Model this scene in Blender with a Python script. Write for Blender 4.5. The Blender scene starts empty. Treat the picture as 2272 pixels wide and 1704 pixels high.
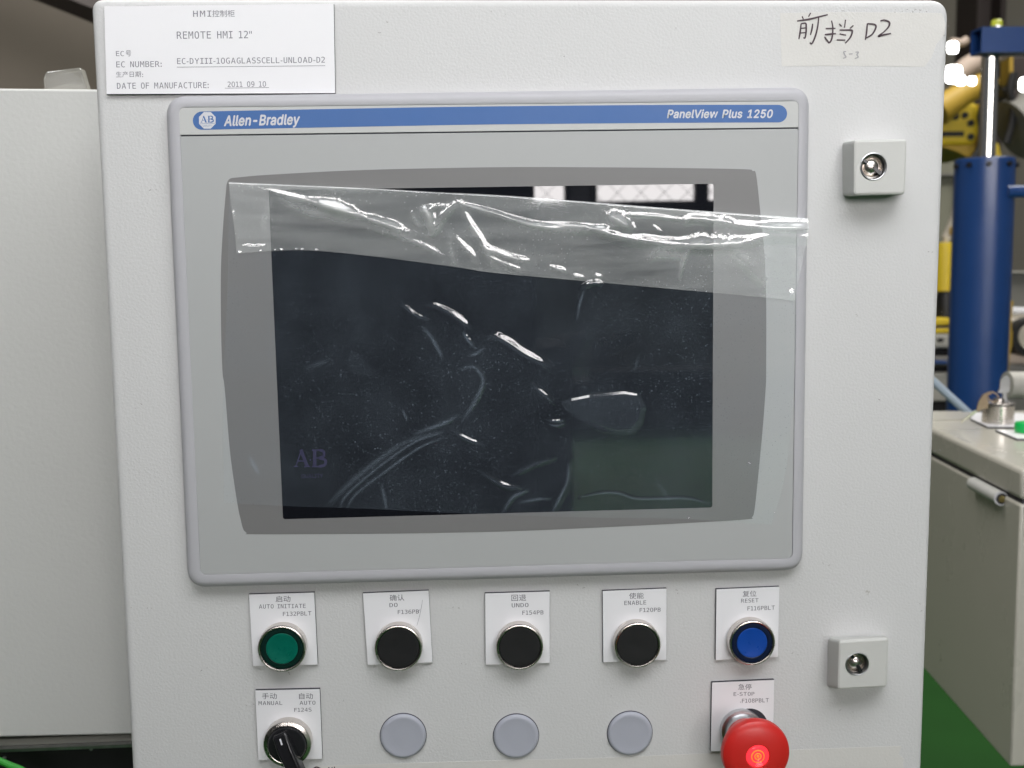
import bpy, math, random
import numpy as np
from mathutils import Vector, Matrix
random.seed(7); rng = np.random.default_rng(7)
S = bpy.context.scene
C = S.collection

# ------------------------------------------------------------------ camera
CZ = 1.40                                    # height of the terminal's centre above the floor
CAM = np.array([-0.0266, -0.6693, CZ + 0.0477])
PX_F = 2300.0; IW, IH = 2272.0, 1704.0
def _rot(rx, ry, rz):
    cx, sx, cy, sy, cz, sz = math.cos(rx), math.sin(rx), math.cos(ry), math.sin(ry), math.cos(rz), math.sin(rz)
    yaw = np.array([[cy,-sy,0],[sy,cy,0],[0,0,1]]); pit = np.array([[1,0,0],[0,cx,-sx],[0,sx,cx]])
    rol = np.array([[cz,0,sz],[0,1,0],[-sz,0,cz]])
    return yaw @ pit @ rol
MR = _rot(-0.113, -0.054, 0.015)
cd = bpy.data.cameras.new("camera"); cam = bpy.data.objects.new("camera", cd); C.objects.link(cam)
m = Matrix.Identity(4)
for r in range(3):
    m[r][0] = MR[r,0]; m[r][1] = MR[r,2]; m[r][2] = -MR[r,1]; m[r][3] = CAM[r]
cam.matrix_world = m
cd.sensor_width = 36; cd.lens = PX_F/IW*36; cd.clip_start = 0.02; cd.clip_end = 200
cd.dof.use_dof = True; cd.dof.focus_distance = 0.67; cd.dof.aperture_fstop = 11
S.camera = cam

# ------------------------------------------------------------------ world and lamps
w = bpy.data.worlds.new("World"); S.world = w; w.use_nodes = True
bg = w.node_tree.nodes["Background"]; bg.inputs[0].default_value = (0.96,0.96,1.0,1); bg.inputs[1].default_value = 0.12
S.view_settings.view_transform = 'Standard'; S.view_settings.look = 'None'
S.view_settings.exposure = -0.10; S.view_settings.gamma = 1
def area(name, loc, target, sx, sy, power, col):
    l = bpy.data.lights.new(name, 'AREA'); l.shape = 'RECTANGLE'; l.size = sx; l.size_y = sy
    l.energy = power; l.color = col
    o = bpy.data.objects.new(name, l); C.objects.link(o); o.location = loc
    d = Vector(target) - Vector(loc); o.rotation_euler = d.to_track_quat('-Z','Y').to_euler()
    return o
# the lamp tubes of the workplace above and in front of the cabinet, a bay over the hall and an added fill lamp
area("work_lamp", (0.25,-1.05,2.75), (0.1,0,1.35), 1.9, 0.8, 32, (0.98,0.985,1.0))
area("hall_lamp", (3.2,3.0,6.0), (3.0,3.2,0), 2.5, 2.5, 300, (1.0,0.97,0.9))
area("hall_lamp", (-1.2,1.7,5.6), (-0.2,1.9,0), 2.5, 2.5, 120, (1.0,0.96,0.9))  # fill added to brighten the console side and the partition
WIN = 12.0                                    # radiance of the daylit windows of the hall

# ------------------------------------------------------------------ measuring helpers
def ray(px, py):
    return MR @ np.array([(px-IW/2)/PX_F, 1.0, -(py-IH/2)/PX_F])
def W(px, py, y):                            # point of the photo at distance y behind the cabinet front
    d = ray(px,py); t = (y-CAM[1])/d[1]; return CAM + d*t
def HZ(px, py, z):                           # point of the photo on a level at height z
    d = ray(px,py); t = (z-CAM[2])/d[2]; return CAM + d*t
def p2(px, py, h=0.0):                       # panel coordinates (x,z) of a point h mm proud of the door
    q = W(px,py,-h/1000); return np.array([q[0],q[2]])
ZR = {'A':(0,0,2.765),'B':(700,150,2.765),'Cc':(1472,0,2.765),'1':(400,350,3.16),'2':(1100,350,3.16),'3':(400,800,3.16),
      '4':(1100,800,3.16),'b1':(500,1280,3.912),'b2':(1000,1280,3.912),'b3':(1500,1280,3.912),'t':(1720,0,5.53),
      'lg':(400,220,6.9125),'r1':(1972,0,3.457),'r2':(1972,480,3.457),'r3':(1972,850,4.147),'k':(2072,830,9.76),
      'l1':(0,0,7.373),'l2':(0,1400,4.424),'r4':(1972,1204,3.317),'s':(0,0,1.0),'e':(1400,1500,3.16)}
def z(k, x, y): a = ZR[k]; return (a[0]+x/a[2], a[1]+y/a[2])
def q2(k, x, y, h=0.0): return p2(*z(k,x,y), h)

# ------------------------------------------------------------------ materials
def mat(name, col, rough=0.5, metal=0.0, spec=0.5, bump=None, var=None, coat=0.0, emit=None, trans=0.0, grime=None):
    M = bpy.data.materials.new(name); M.use_nodes = True; nt = M.node_tree; b = nt.nodes["Principled BSDF"]
    b.inputs["Base Color"].default_value = (*col,1); b.inputs["Roughness"].default_value = rough
    b.inputs["Metallic"].default_value = metal; b.inputs["Specular IOR Level"].default_value = spec
    b.inputs["Coat Weight"].default_value = coat; b.inputs["Coat Roughness"].default_value = 0.1
    b.inputs["Transmission Weight"].default_value = trans
    if emit: b.inputs["Emission Color"].default_value = (*emit[0],1); b.inputs["Emission Strength"].default_value = emit[1]
    tc = nt.nodes.new("ShaderNodeTexCoord")
    if var:                                   # (scale, amount): uneven colour and gloss
        n = nt.nodes.new("ShaderNodeTexNoise"); n.inputs["Scale"].default_value = var[0]; n.inputs["Detail"].default_value = 5
        nt.links.new(tc.outputs["Object"], n.inputs["Vector"])
        mx = nt.nodes.new("ShaderNodeMix"); mx.data_type = 'RGBA'
        k = var[1]
        mx.inputs[6].default_value = (*[c*(1-k) for c in col],1); mx.inputs[7].default_value = (*[min(1,c*(1+k)) for c in col],1)
        nt.links.new(n.outputs["Fac"], mx.inputs[0]); out = mx.outputs[2]
        if grime:                             # (scale, threshold, colour): spots of wear with edges of their own
            g = nt.nodes.new("ShaderNodeTexNoise"); g.inputs["Scale"].default_value = grime[0]; g.inputs["Detail"].default_value = 8
            g.inputs["Roughness"].default_value = 0.7
            nt.links.new(tc.outputs["Object"], g.inputs["Vector"])
            rp = nt.nodes.new("ShaderNodeValToRGB"); rp.color_ramp.elements[0].position = grime[1]; rp.color_ramp.elements[1].position = grime[1]+0.03
            nt.links.new(g.outputs["Fac"], rp.inputs[0])
            m2 = nt.nodes.new("ShaderNodeMix"); m2.data_type = 'RGBA'; m2.inputs[7].default_value = (*grime[2],1)
            nt.links.new(rp.outputs[0], m2.inputs[0]); nt.links.new(out, m2.inputs[6]); out = m2.outputs[2]
        nt.links.new(out, b.inputs["Base Color"])
        mr = nt.nodes.new("ShaderNodeMapRange"); mr.inputs[3].default_value = max(0.02,rough-0.08); mr.inputs[4].default_value = min(1,rough+0.08)
        nt.links.new(n.outputs["Fac"], mr.inputs[0]); nt.links.new(mr.outputs[0], b.inputs["Roughness"])
    if bump:                                  # list of (scale, distance mm)
        last = None
        for sc, dist in bump:
            n = nt.nodes.new("ShaderNodeTexNoise"); n.inputs["Scale"].default_value = sc; n.inputs["Detail"].default_value = 2.5
            nt.links.new(tc.outputs["Object"], n.inputs["Vector"])
            bp = nt.nodes.new("ShaderNodeBump"); bp.inputs["Strength"].default_value = 1.0; bp.inputs["Distance"].default_value = dist/1000
            nt.links.new(n.outputs["Fac"], bp.inputs["Height"])
            if last: nt.links.new(last.outputs[0], bp.inputs["Normal"])
            last = bp
        nt.links.new(last.outputs[0], b.inputs["Normal"])
    return M
def film_mat(name, haze, rough, tint=(0.95,0.97,0.96), gain=1.0, streak=(1,1)):
    M = bpy.data.materials.new(name); M.use_nodes = True; nt = M.node_tree; nt.nodes.clear()
    out = nt.nodes.new("ShaderNodeOutputMaterial"); N = nt.nodes.new; L = nt.links.new
    tr = N("ShaderNodeBsdfTransparent"); tr.inputs[0].default_value = (0.995,0.998,0.998,1)
    df = N("ShaderNodeBsdfDiffuse"); df.inputs[0].default_value = (*tint,1)
    gl = N("ShaderNodeBsdfGlossy"); gl.inputs[0].default_value = (1,1,1,1); gl.inputs["Roughness"].default_value = rough
    fr = N("ShaderNodeFresnel"); fr.inputs[0].default_value = 1.5
    ab = N("ShaderNodeMath"); ab.operation = 'MULTIPLY'; ab.inputs[1].default_value = 1.6*gain; ab.use_clamp = True
    tc = N("ShaderNodeTexCoord"); no = N("ShaderNodeTexNoise"); no.inputs["Scale"].default_value = 28; no.inputs["Detail"].default_value = 6
    mp = N("ShaderNodeMapping"); mp.inputs["Rotation"].default_value = (0,math.radians(-7),0); mp.inputs["Scale"].default_value = (streak[0],1,streak[1])
    L(tc.outputs["Object"], mp.inputs["Vector"]); L(mp.outputs[0], no.inputs["Vector"])
    mr = N("ShaderNodeMapRange"); mr.inputs[1].default_value = 0.3; mr.inputs[2].default_value = 0.75; mr.inputs[3].default_value = haze*0.6; mr.inputs[4].default_value = haze*1.5
    L(no.outputs["Fac"], mr.inputs[0])
    # fine dust caught under the film
    vo = N("ShaderNodeTexVoronoi"); vo.inputs["Scale"].default_value = 560
    L(tc.outputs["Object"], vo.inputs["Vector"])
    lt = N("ShaderNodeMapRange"); lt.inputs[1].default_value = 0.05; lt.inputs[2].default_value = 0.24; lt.inputs[3].default_value = 0.34; lt.inputs[4].default_value = 0.0
    L(vo.outputs["Distance"], lt.inputs[0])
    n2 = N("ShaderNodeTexNoise"); n2.inputs["Scale"].default_value = 11; n2.inputs["Detail"].default_value = 3; L(tc.outputs["Object"], n2.inputs["Vector"])
    m2 = N("ShaderNodeMapRange"); m2.inputs[1].default_value = 0.36; m2.inputs[2].default_value = 0.62; L(n2.outputs["Fac"], m2.inputs[0])
    mu = N("ShaderNodeMath"); mu.operation = 'MULTIPLY'; L(lt.outputs[0], mu.inputs[0]); L(m2.outputs[0], mu.inputs[1])
    sp = N("ShaderNodeMath"); sp.operation = 'MULTIPLY'; L(mu.outputs[0], sp.inputs[0])
    sc = N("ShaderNodeSeparateColor"); L(vo.outputs["Color"], sc.inputs[0]); L(sc.outputs[0], sp.inputs[1])
    ad = N("ShaderNodeMath"); ad.operation = 'ADD'; L(mr.outputs[0], ad.inputs[0]); L(sp.outputs[0], ad.inputs[1])
    at = N("ShaderNodeAttribute"); at.attribute_name = "crease"      # creases whiten; haze also painted in for their light lines
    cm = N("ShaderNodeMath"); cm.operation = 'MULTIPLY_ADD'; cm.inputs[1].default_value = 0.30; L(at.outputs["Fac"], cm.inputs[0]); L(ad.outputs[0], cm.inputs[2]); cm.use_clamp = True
    m1 = N("ShaderNodeMixShader"); L(cm.outputs[0], m1.inputs[0]); L(tr.outputs[0], m1.inputs[1]); L(df.outputs[0], m1.inputs[2])
    ge = N("ShaderNodeNewGeometry"); fb = N("ShaderNodeMath"); fb.operation = 'SUBTRACT'; fb.inputs[0].default_value = 1.0; L(ge.outputs["Backfacing"], fb.inputs[1])
    f2 = N("ShaderNodeMath"); f2.operation = 'MULTIPLY'; L(fr.outputs[0], ab.inputs[0]); L(ab.outputs[0], f2.inputs[0]); L(fb.outputs[0], f2.inputs[1]); L(f2.outputs[0], gl.inputs[0])
    mm = N("ShaderNodeAddShader"); L(m1.outputs[0], mm.inputs[0]); L(gl.outputs[0], mm.inputs[1])
    L(mm.outputs[0], out.inputs[0]); return M
def emis(name, col, s):
    M = bpy.data.materials.new(name); M.use_nodes = True; nt = M.node_tree; nt.nodes.clear()
    e = nt.nodes.new("ShaderNodeEmission"); e.inputs[0].default_value = (*col,1); e.inputs[1].default_value = s
    o = nt.nodes.new("ShaderNodeOutputMaterial"); nt.links.new(e.outputs[0], o.inputs[0]); return M

DOOR = mat("grey_powder_coat", (0.605,0.608,0.605), 0.42, bump=[(620,0.26)], var=(5,0.035), grime=(34,0.70,(0.42,0.41,0.38)), spec=0.35)
DOOR2 = mat("grey_powder_coat_far", (0.57,0.575,0.555), 0.5, bump=[(300,0.2)], var=(5,0.03), spec=0.3)
RIM = mat("grey_bezel_plastic", (0.445,0.445,0.47), 0.42, bump=[(1500,0.05)], var=(12,0.02), spec=0.4)
OVER = mat("grey_overlay_film", (0.412,0.424,0.424), 0.38, bump=[(1800,0.03)], var=(8,0.02), spec=0.35)
HEAD = mat("pale_header_film", (0.52,0.53,0.52), 0.4, bump=[(1800,0.03)], spec=0.35)
SURR = mat("dark_grey_print", (0.188,0.188,0.188), 0.36, bump=[(1800,0.03)], var=(8,0.03), spec=0.35)
GAP = mat("dark_gap", (0.05,0.05,0.07), 0.7)
GLASS = mat("black_touch_glass", (0.008,0.009,0.012), 0.012, spec=0.95)
BLUE = mat("blue_print", (0.045,0.135,0.37), 0.4, var=(30,0.04), spec=0.35)
WHITE_PRINT = mat("white_print", (0.62,0.63,0.66), 0.5)
PLATE = mat("white_engraving_plastic", (0.80,0.80,0.82), 0.35, var=(25,0.015), spec=0.4)
PLATE_CORE = mat("black_plate_core", (0.03,0.03,0.04), 0.6)
INK = mat("grey_ink", (0.10,0.10,0.12), 0.6)
INK2 = mat("soft_grey_ink", (0.17,0.17,0.20), 0.6)
MARKER = mat("brown_black_marker", (0.045,0.022,0.032), 0.5)
PENCIL = mat("faded_pencil", (0.36,0.36,0.37), 0.7)
TAPE = mat("aged_masking_tape", (0.63,0.622,0.595), 0.55, bump=[(90,0.15),(620,0.14)], var=(16,0.05))
CHROME = mat("satin_nickel", (0.66,0.62,0.58), 0.27, metal=1.0, var=(90,0.08))
STEEL = mat("galvanised_steel", (0.55,0.56,0.57), 0.32, metal=1.0, var=(120,0.15))
BLACK = mat("black_plastic", (0.012,0.012,0.013), 0.45, bump=[(1500,0.05)], var=(200,0.1), spec=0.4)
BLACK_G = mat("glossy_black_plastic", (0.014,0.014,0.016), 0.22, var=(60,0.1))
GREEN_L = mat("green_lens", (0.0,0.125,0.085), 0.3, bump=[(900,0.08)], var=(160,0.15), coat=0.3)
GREEN_R = mat("dark_green_rim", (0.004,0.02,0.016), 0.25)
BLUE_L = mat("blue_lens", (0.004,0.058,0.35), 0.3, bump=[(900,0.08)], var=(160,0.15), coat=0.3)
BLUE_R = mat("dark_blue_rim", (0.004,0.008,0.035), 0.25)
PLUG = mat("blue_grey_plug_plastic", (0.40,0.415,0.475), 0.5, bump=[(1400,0.05)], var=(30,0.02))
LOCKM = mat("grey_lock_plastic", (0.57,0.575,0.55), 0.5, bump=[(1200,0.05)], var=(40,0.03))
RED = mat("red_plastic", (0.60,0.022,0.018), 0.36, bump=[(1400,0.04)], var=(40,0.04))
RED_L = mat("glowing_red_lens", (0.8,0.02,0.02), 0.15, emit=((1.0,0.045,0.07),1.0))
ORANGE_L = mat("glowing_orange_filament", (0.9,0.2,0.02), 0.2, emit=((1.0,0.13,0.03),1.15))
FILM = film_mat("clear_protective_film", 0.027, 0.05, (0.66,0.82,1.0), 1.2)
FLAP = film_mat("folded_protective_film", 0.185, 0.07, (0.93,0.96,0.95), 1.5, (0.5,4.0))
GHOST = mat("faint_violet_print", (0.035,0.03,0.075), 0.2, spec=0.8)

# ------------------------------------------------------------------ object helpers
WL = {}; RS = [1.0]                          # RS: radius factor of turned parts
def finish(me, mt, smooth=True, ang=35):
    if mt is not None: me.materials.append(mt)
    if smooth:
        me.shade_smooth(); me.set_sharp_from_angle(angle=math.radians(ang))
    me.update()
def mesh(name, V, F, mt, smooth=True, ang=35):
    me = bpy.data.meshes.new(name); me.from_pydata([tuple(map(float,v)) for v in V], [], [tuple(int(i) for i in f) for f in F])
    finish(me, mt, smooth, ang); return me
def link(name, me, parent=None, loc=None):
    o = bpy.data.objects.new(name, me); C.objects.link(o)
    pw = WL.get(parent.name, Vector((0,0,0))) if parent else Vector((0,0,0))
    l = Vector(loc) if loc is not None else Vector((0,0,0))
    o.location = l - pw if (parent or loc is not None) else l
    if parent: o.parent = parent
    WL[o.name] = l
    return o
def put(name, V, F, mt, parent=None, smooth=True, ang=35):
    """mesh given in world coordinates; its origin sits at its parent's base"""
    pw = WL.get(parent.name, Vector((0,0,0))) if parent else Vector((0,0,0))
    V = [(v[0]-pw.x, v[1]-pw.y, v[2]-pw.z) for v in V]
    o = bpy.data.objects.new(name, mesh(name, V, F, mt, smooth, ang)); C.objects.link(o)
    if parent: o.parent = parent
    if smooth and len(F) < 6000 and ang < 100:
        wn = o.modifiers.new("weighted normals",'WEIGHTED_NORMAL'); wn.keep_sharp = True; wn.weight = 80
    WL[o.name] = pw.copy(); return o
def thing(name, label, cat, loc, group=None):
    o = bpy.data.objects.new(name, None); o.empty_display_size = 0.02; C.objects.link(o); o.location = loc
    WL[o.name] = Vector(loc); tag(o, label, cat, group); return o
def tag(o, label=None, cat=None, group=None, kind=None):
    if label: o["label"] = label
    if cat: o["category"] = cat
    if group: o["group"] = group
    if kind: o["kind"] = kind
    return o
def area2(P): x, y = P[:,0], P[:,1]; return 0.5*np.sum(x*np.roll(y,-1)-np.roll(x,-1)*y)
def ccw(P): P = np.array(P,float); return P if area2(P) > 0 else P[::-1]
def rounded(P, r, n=6):
    P = ccw(P); out = []; k = len(P); rr = r if hasattr(r,'__len__') else [r]*k
    for i in range(k):
        a, b, c = P[i-1], P[i], P[(i+1)%k]; u = (a-b)/np.linalg.norm(a-b); v = (c-b)/np.linalg.norm(c-b)
        th = math.acos(np.clip(np.dot(u,v),-1,1)); t = rr[i]/math.tan(th/2)
        p0, p1 = b+u*t, b+v*t
        for j in range(n+1):
            s = j/n; out.append((1-s)**2*p0+2*s*(1-s)*(b*0.92+0.08*(p0+p1)/2*1.0)+s**2*p1)
    return np.array(out)
def inset(P, d):
    a = np.roll(P,1,0); c = np.roll(P,-1,0)
    def nrm(e): n = np.stack([-e[:,1],e[:,0]],1); return n/np.maximum(np.linalg.norm(n,axis=1,keepdims=True),1e-12)
    n = nrm(P-a)+nrm(c-P); n /= np.linalg.norm(n,axis=1,keepdims=True)
    return P+n*d
def loft(loops, cap_end=True, cap_start=False):
    """loops: [(2-D loop in panel coordinates, height in mm)] all with the same number of points"""
    V = []; F = []; n = len(loops[0][0])
    for P, h in loops:
        for q in P: V.append((q[0], -h/1000, q[1]))
    for k in range(len(loops)-1):
        for i in range(n):
            j = (i+1)%n; F.append((k*n+i, k*n+j, (k+1)*n+j, (k+1)*n+i))
    if cap_end: F.append([(len(loops)-1)*n+i for i in range(n)])
    if cap_start: F.append([i for i in range(n)][::-1])
    return V, F
def slab(P, h0, h1, b=0.3):
    return loft([(P,h0),(P,h1-b),(inset(P,b/1000*0.4),h1-b*0.35),(inset(P,b/1000),h1)])
def lathe(prof, n=64, cap=True):
    V = []; F = []
    for r, h in prof:
        for i in range(n):
            a = 2*math.pi*i/n; V.append((r/1000*math.cos(a), -h/1000, r/1000*math.sin(a)))
    for k in range(len(prof)-1):
        for i in range(n):
            j = (i+1)%n; F.append((k*n+i,k*n+j,(k+1)*n+j,(k+1)*n+i))
    if cap: F.append([(len(prof)-1)*n+i for i in range(n)])
    return V, F
def lathe_at(name, prof, c, mt, parent, n=64, cap=True):
    V, F = lathe([(r*RS[0],h) for r, h in prof], n, cap); return put(name, [(v[0]+c[0], v[1], v[2]+c[1]) for v in V], F, mt, parent, ang=30)
def box(x0,x1,y0,y1,z0,z1):
    V = [(x0,y0,z0),(x1,y0,z0),(x1,y1,z0),(x0,y1,z0),(x0,y0,z1),(x1,y0,z1),(x1,y1,z1),(x0,y1,z1)]
    return V, [(0,3,2,1),(4,5,6,7),(0,1,5,4),(1,2,6,5),(2,3,7,6),(3,0,4,7)]
def bevel(o, wdt, seg=2):
    md = o.modifiers.new("bevel",'BEVEL'); md.width = wdt; md.segments = seg; md.limit_method = 'ANGLE'; return o
def tube(pts, r, n=12, caps=True):
    pts = [Vector(p) for p in pts]; V = []; F = []; rr = r if hasattr(r,'__len__') else [r]*len(pts)
    up = None
    for i, p in enumerate(pts):
        d = (pts[min(i+1,len(pts)-1)]-pts[max(i-1,0)]).normalized()
        if up is None: up = Vector((0,0,1)) if abs(d.z) < 0.9 else Vector((0,1,0))
        s = d.cross(up).normalized(); up = s.cross(d).normalized()
        for k in range(n):
            a = 2*math.pi*k/n; V.append(p+(s*math.cos(a)+up*math.sin(a))*rr[i])
    for i in range(len(pts)-1):
        for k in range(n):
            j = (k+1)%n; F.append((i*n+k,i*n+j,(i+1)*n+j,(i+1)*n+k))
    if caps: F.append(list(range(n))[::-1]); F.append([(len(pts)-1)*n+k for k in range(n)])
    return V, F
def merge(parts):
    V = []; F = []
    for v, f in parts:
        o = len(V); V += list(v); F += [tuple(i+o for i in g) for g in f]
    return V, F
def spline(pts, n=10, closed=False):
    P = np.array(pts,float); out = []; k = len(P)
    rngi = range(k if closed else k-1)
    for i in rngi:
        p0 = P[(i-1)%k] if closed or i>0 else 2*P[0]-P[1]; p1 = P[i]; p2_ = P[(i+1)%k]
        p3 = P[(i+2)%k] if closed or i+2<k else 2*P[-1]-P[-2]
        for j in range(n):
            t = j/n; out.append(0.5*((2*p1)+(-p0+p2_)*t+(2*p0-5*p1+4*p2_-p3)*t*t+(-p0+3*p1-3*p2_+p3)*t**3))
    if not closed: out.append(P[-1])
    return np.array(out)
def ribbon(pts2, wd, h, taper=True):
    P = spline(pts2, 6) if len(pts2) > 2 else np.array(pts2,float); V = []; F = []
    n = len(P)
    for i in range(n):
        d = P[min(i+1,n-1)]-P[max(i-1,0)]; d /= max(np.linalg.norm(d),1e-9); nn = np.array([-d[1],d[0]])
        ww = wd/2*(1 if not taper else (0.75+0.35*math.sin(math.pi*i/(n-1))))
        for s in (-1,1): q = P[i]+nn*ww*s; V.append((q[0],-h/1000,q[1]))
    for i in range(n-1): F.append((2*i,2*i+1,2*i+3,2*i+2))
    return V, F

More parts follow.
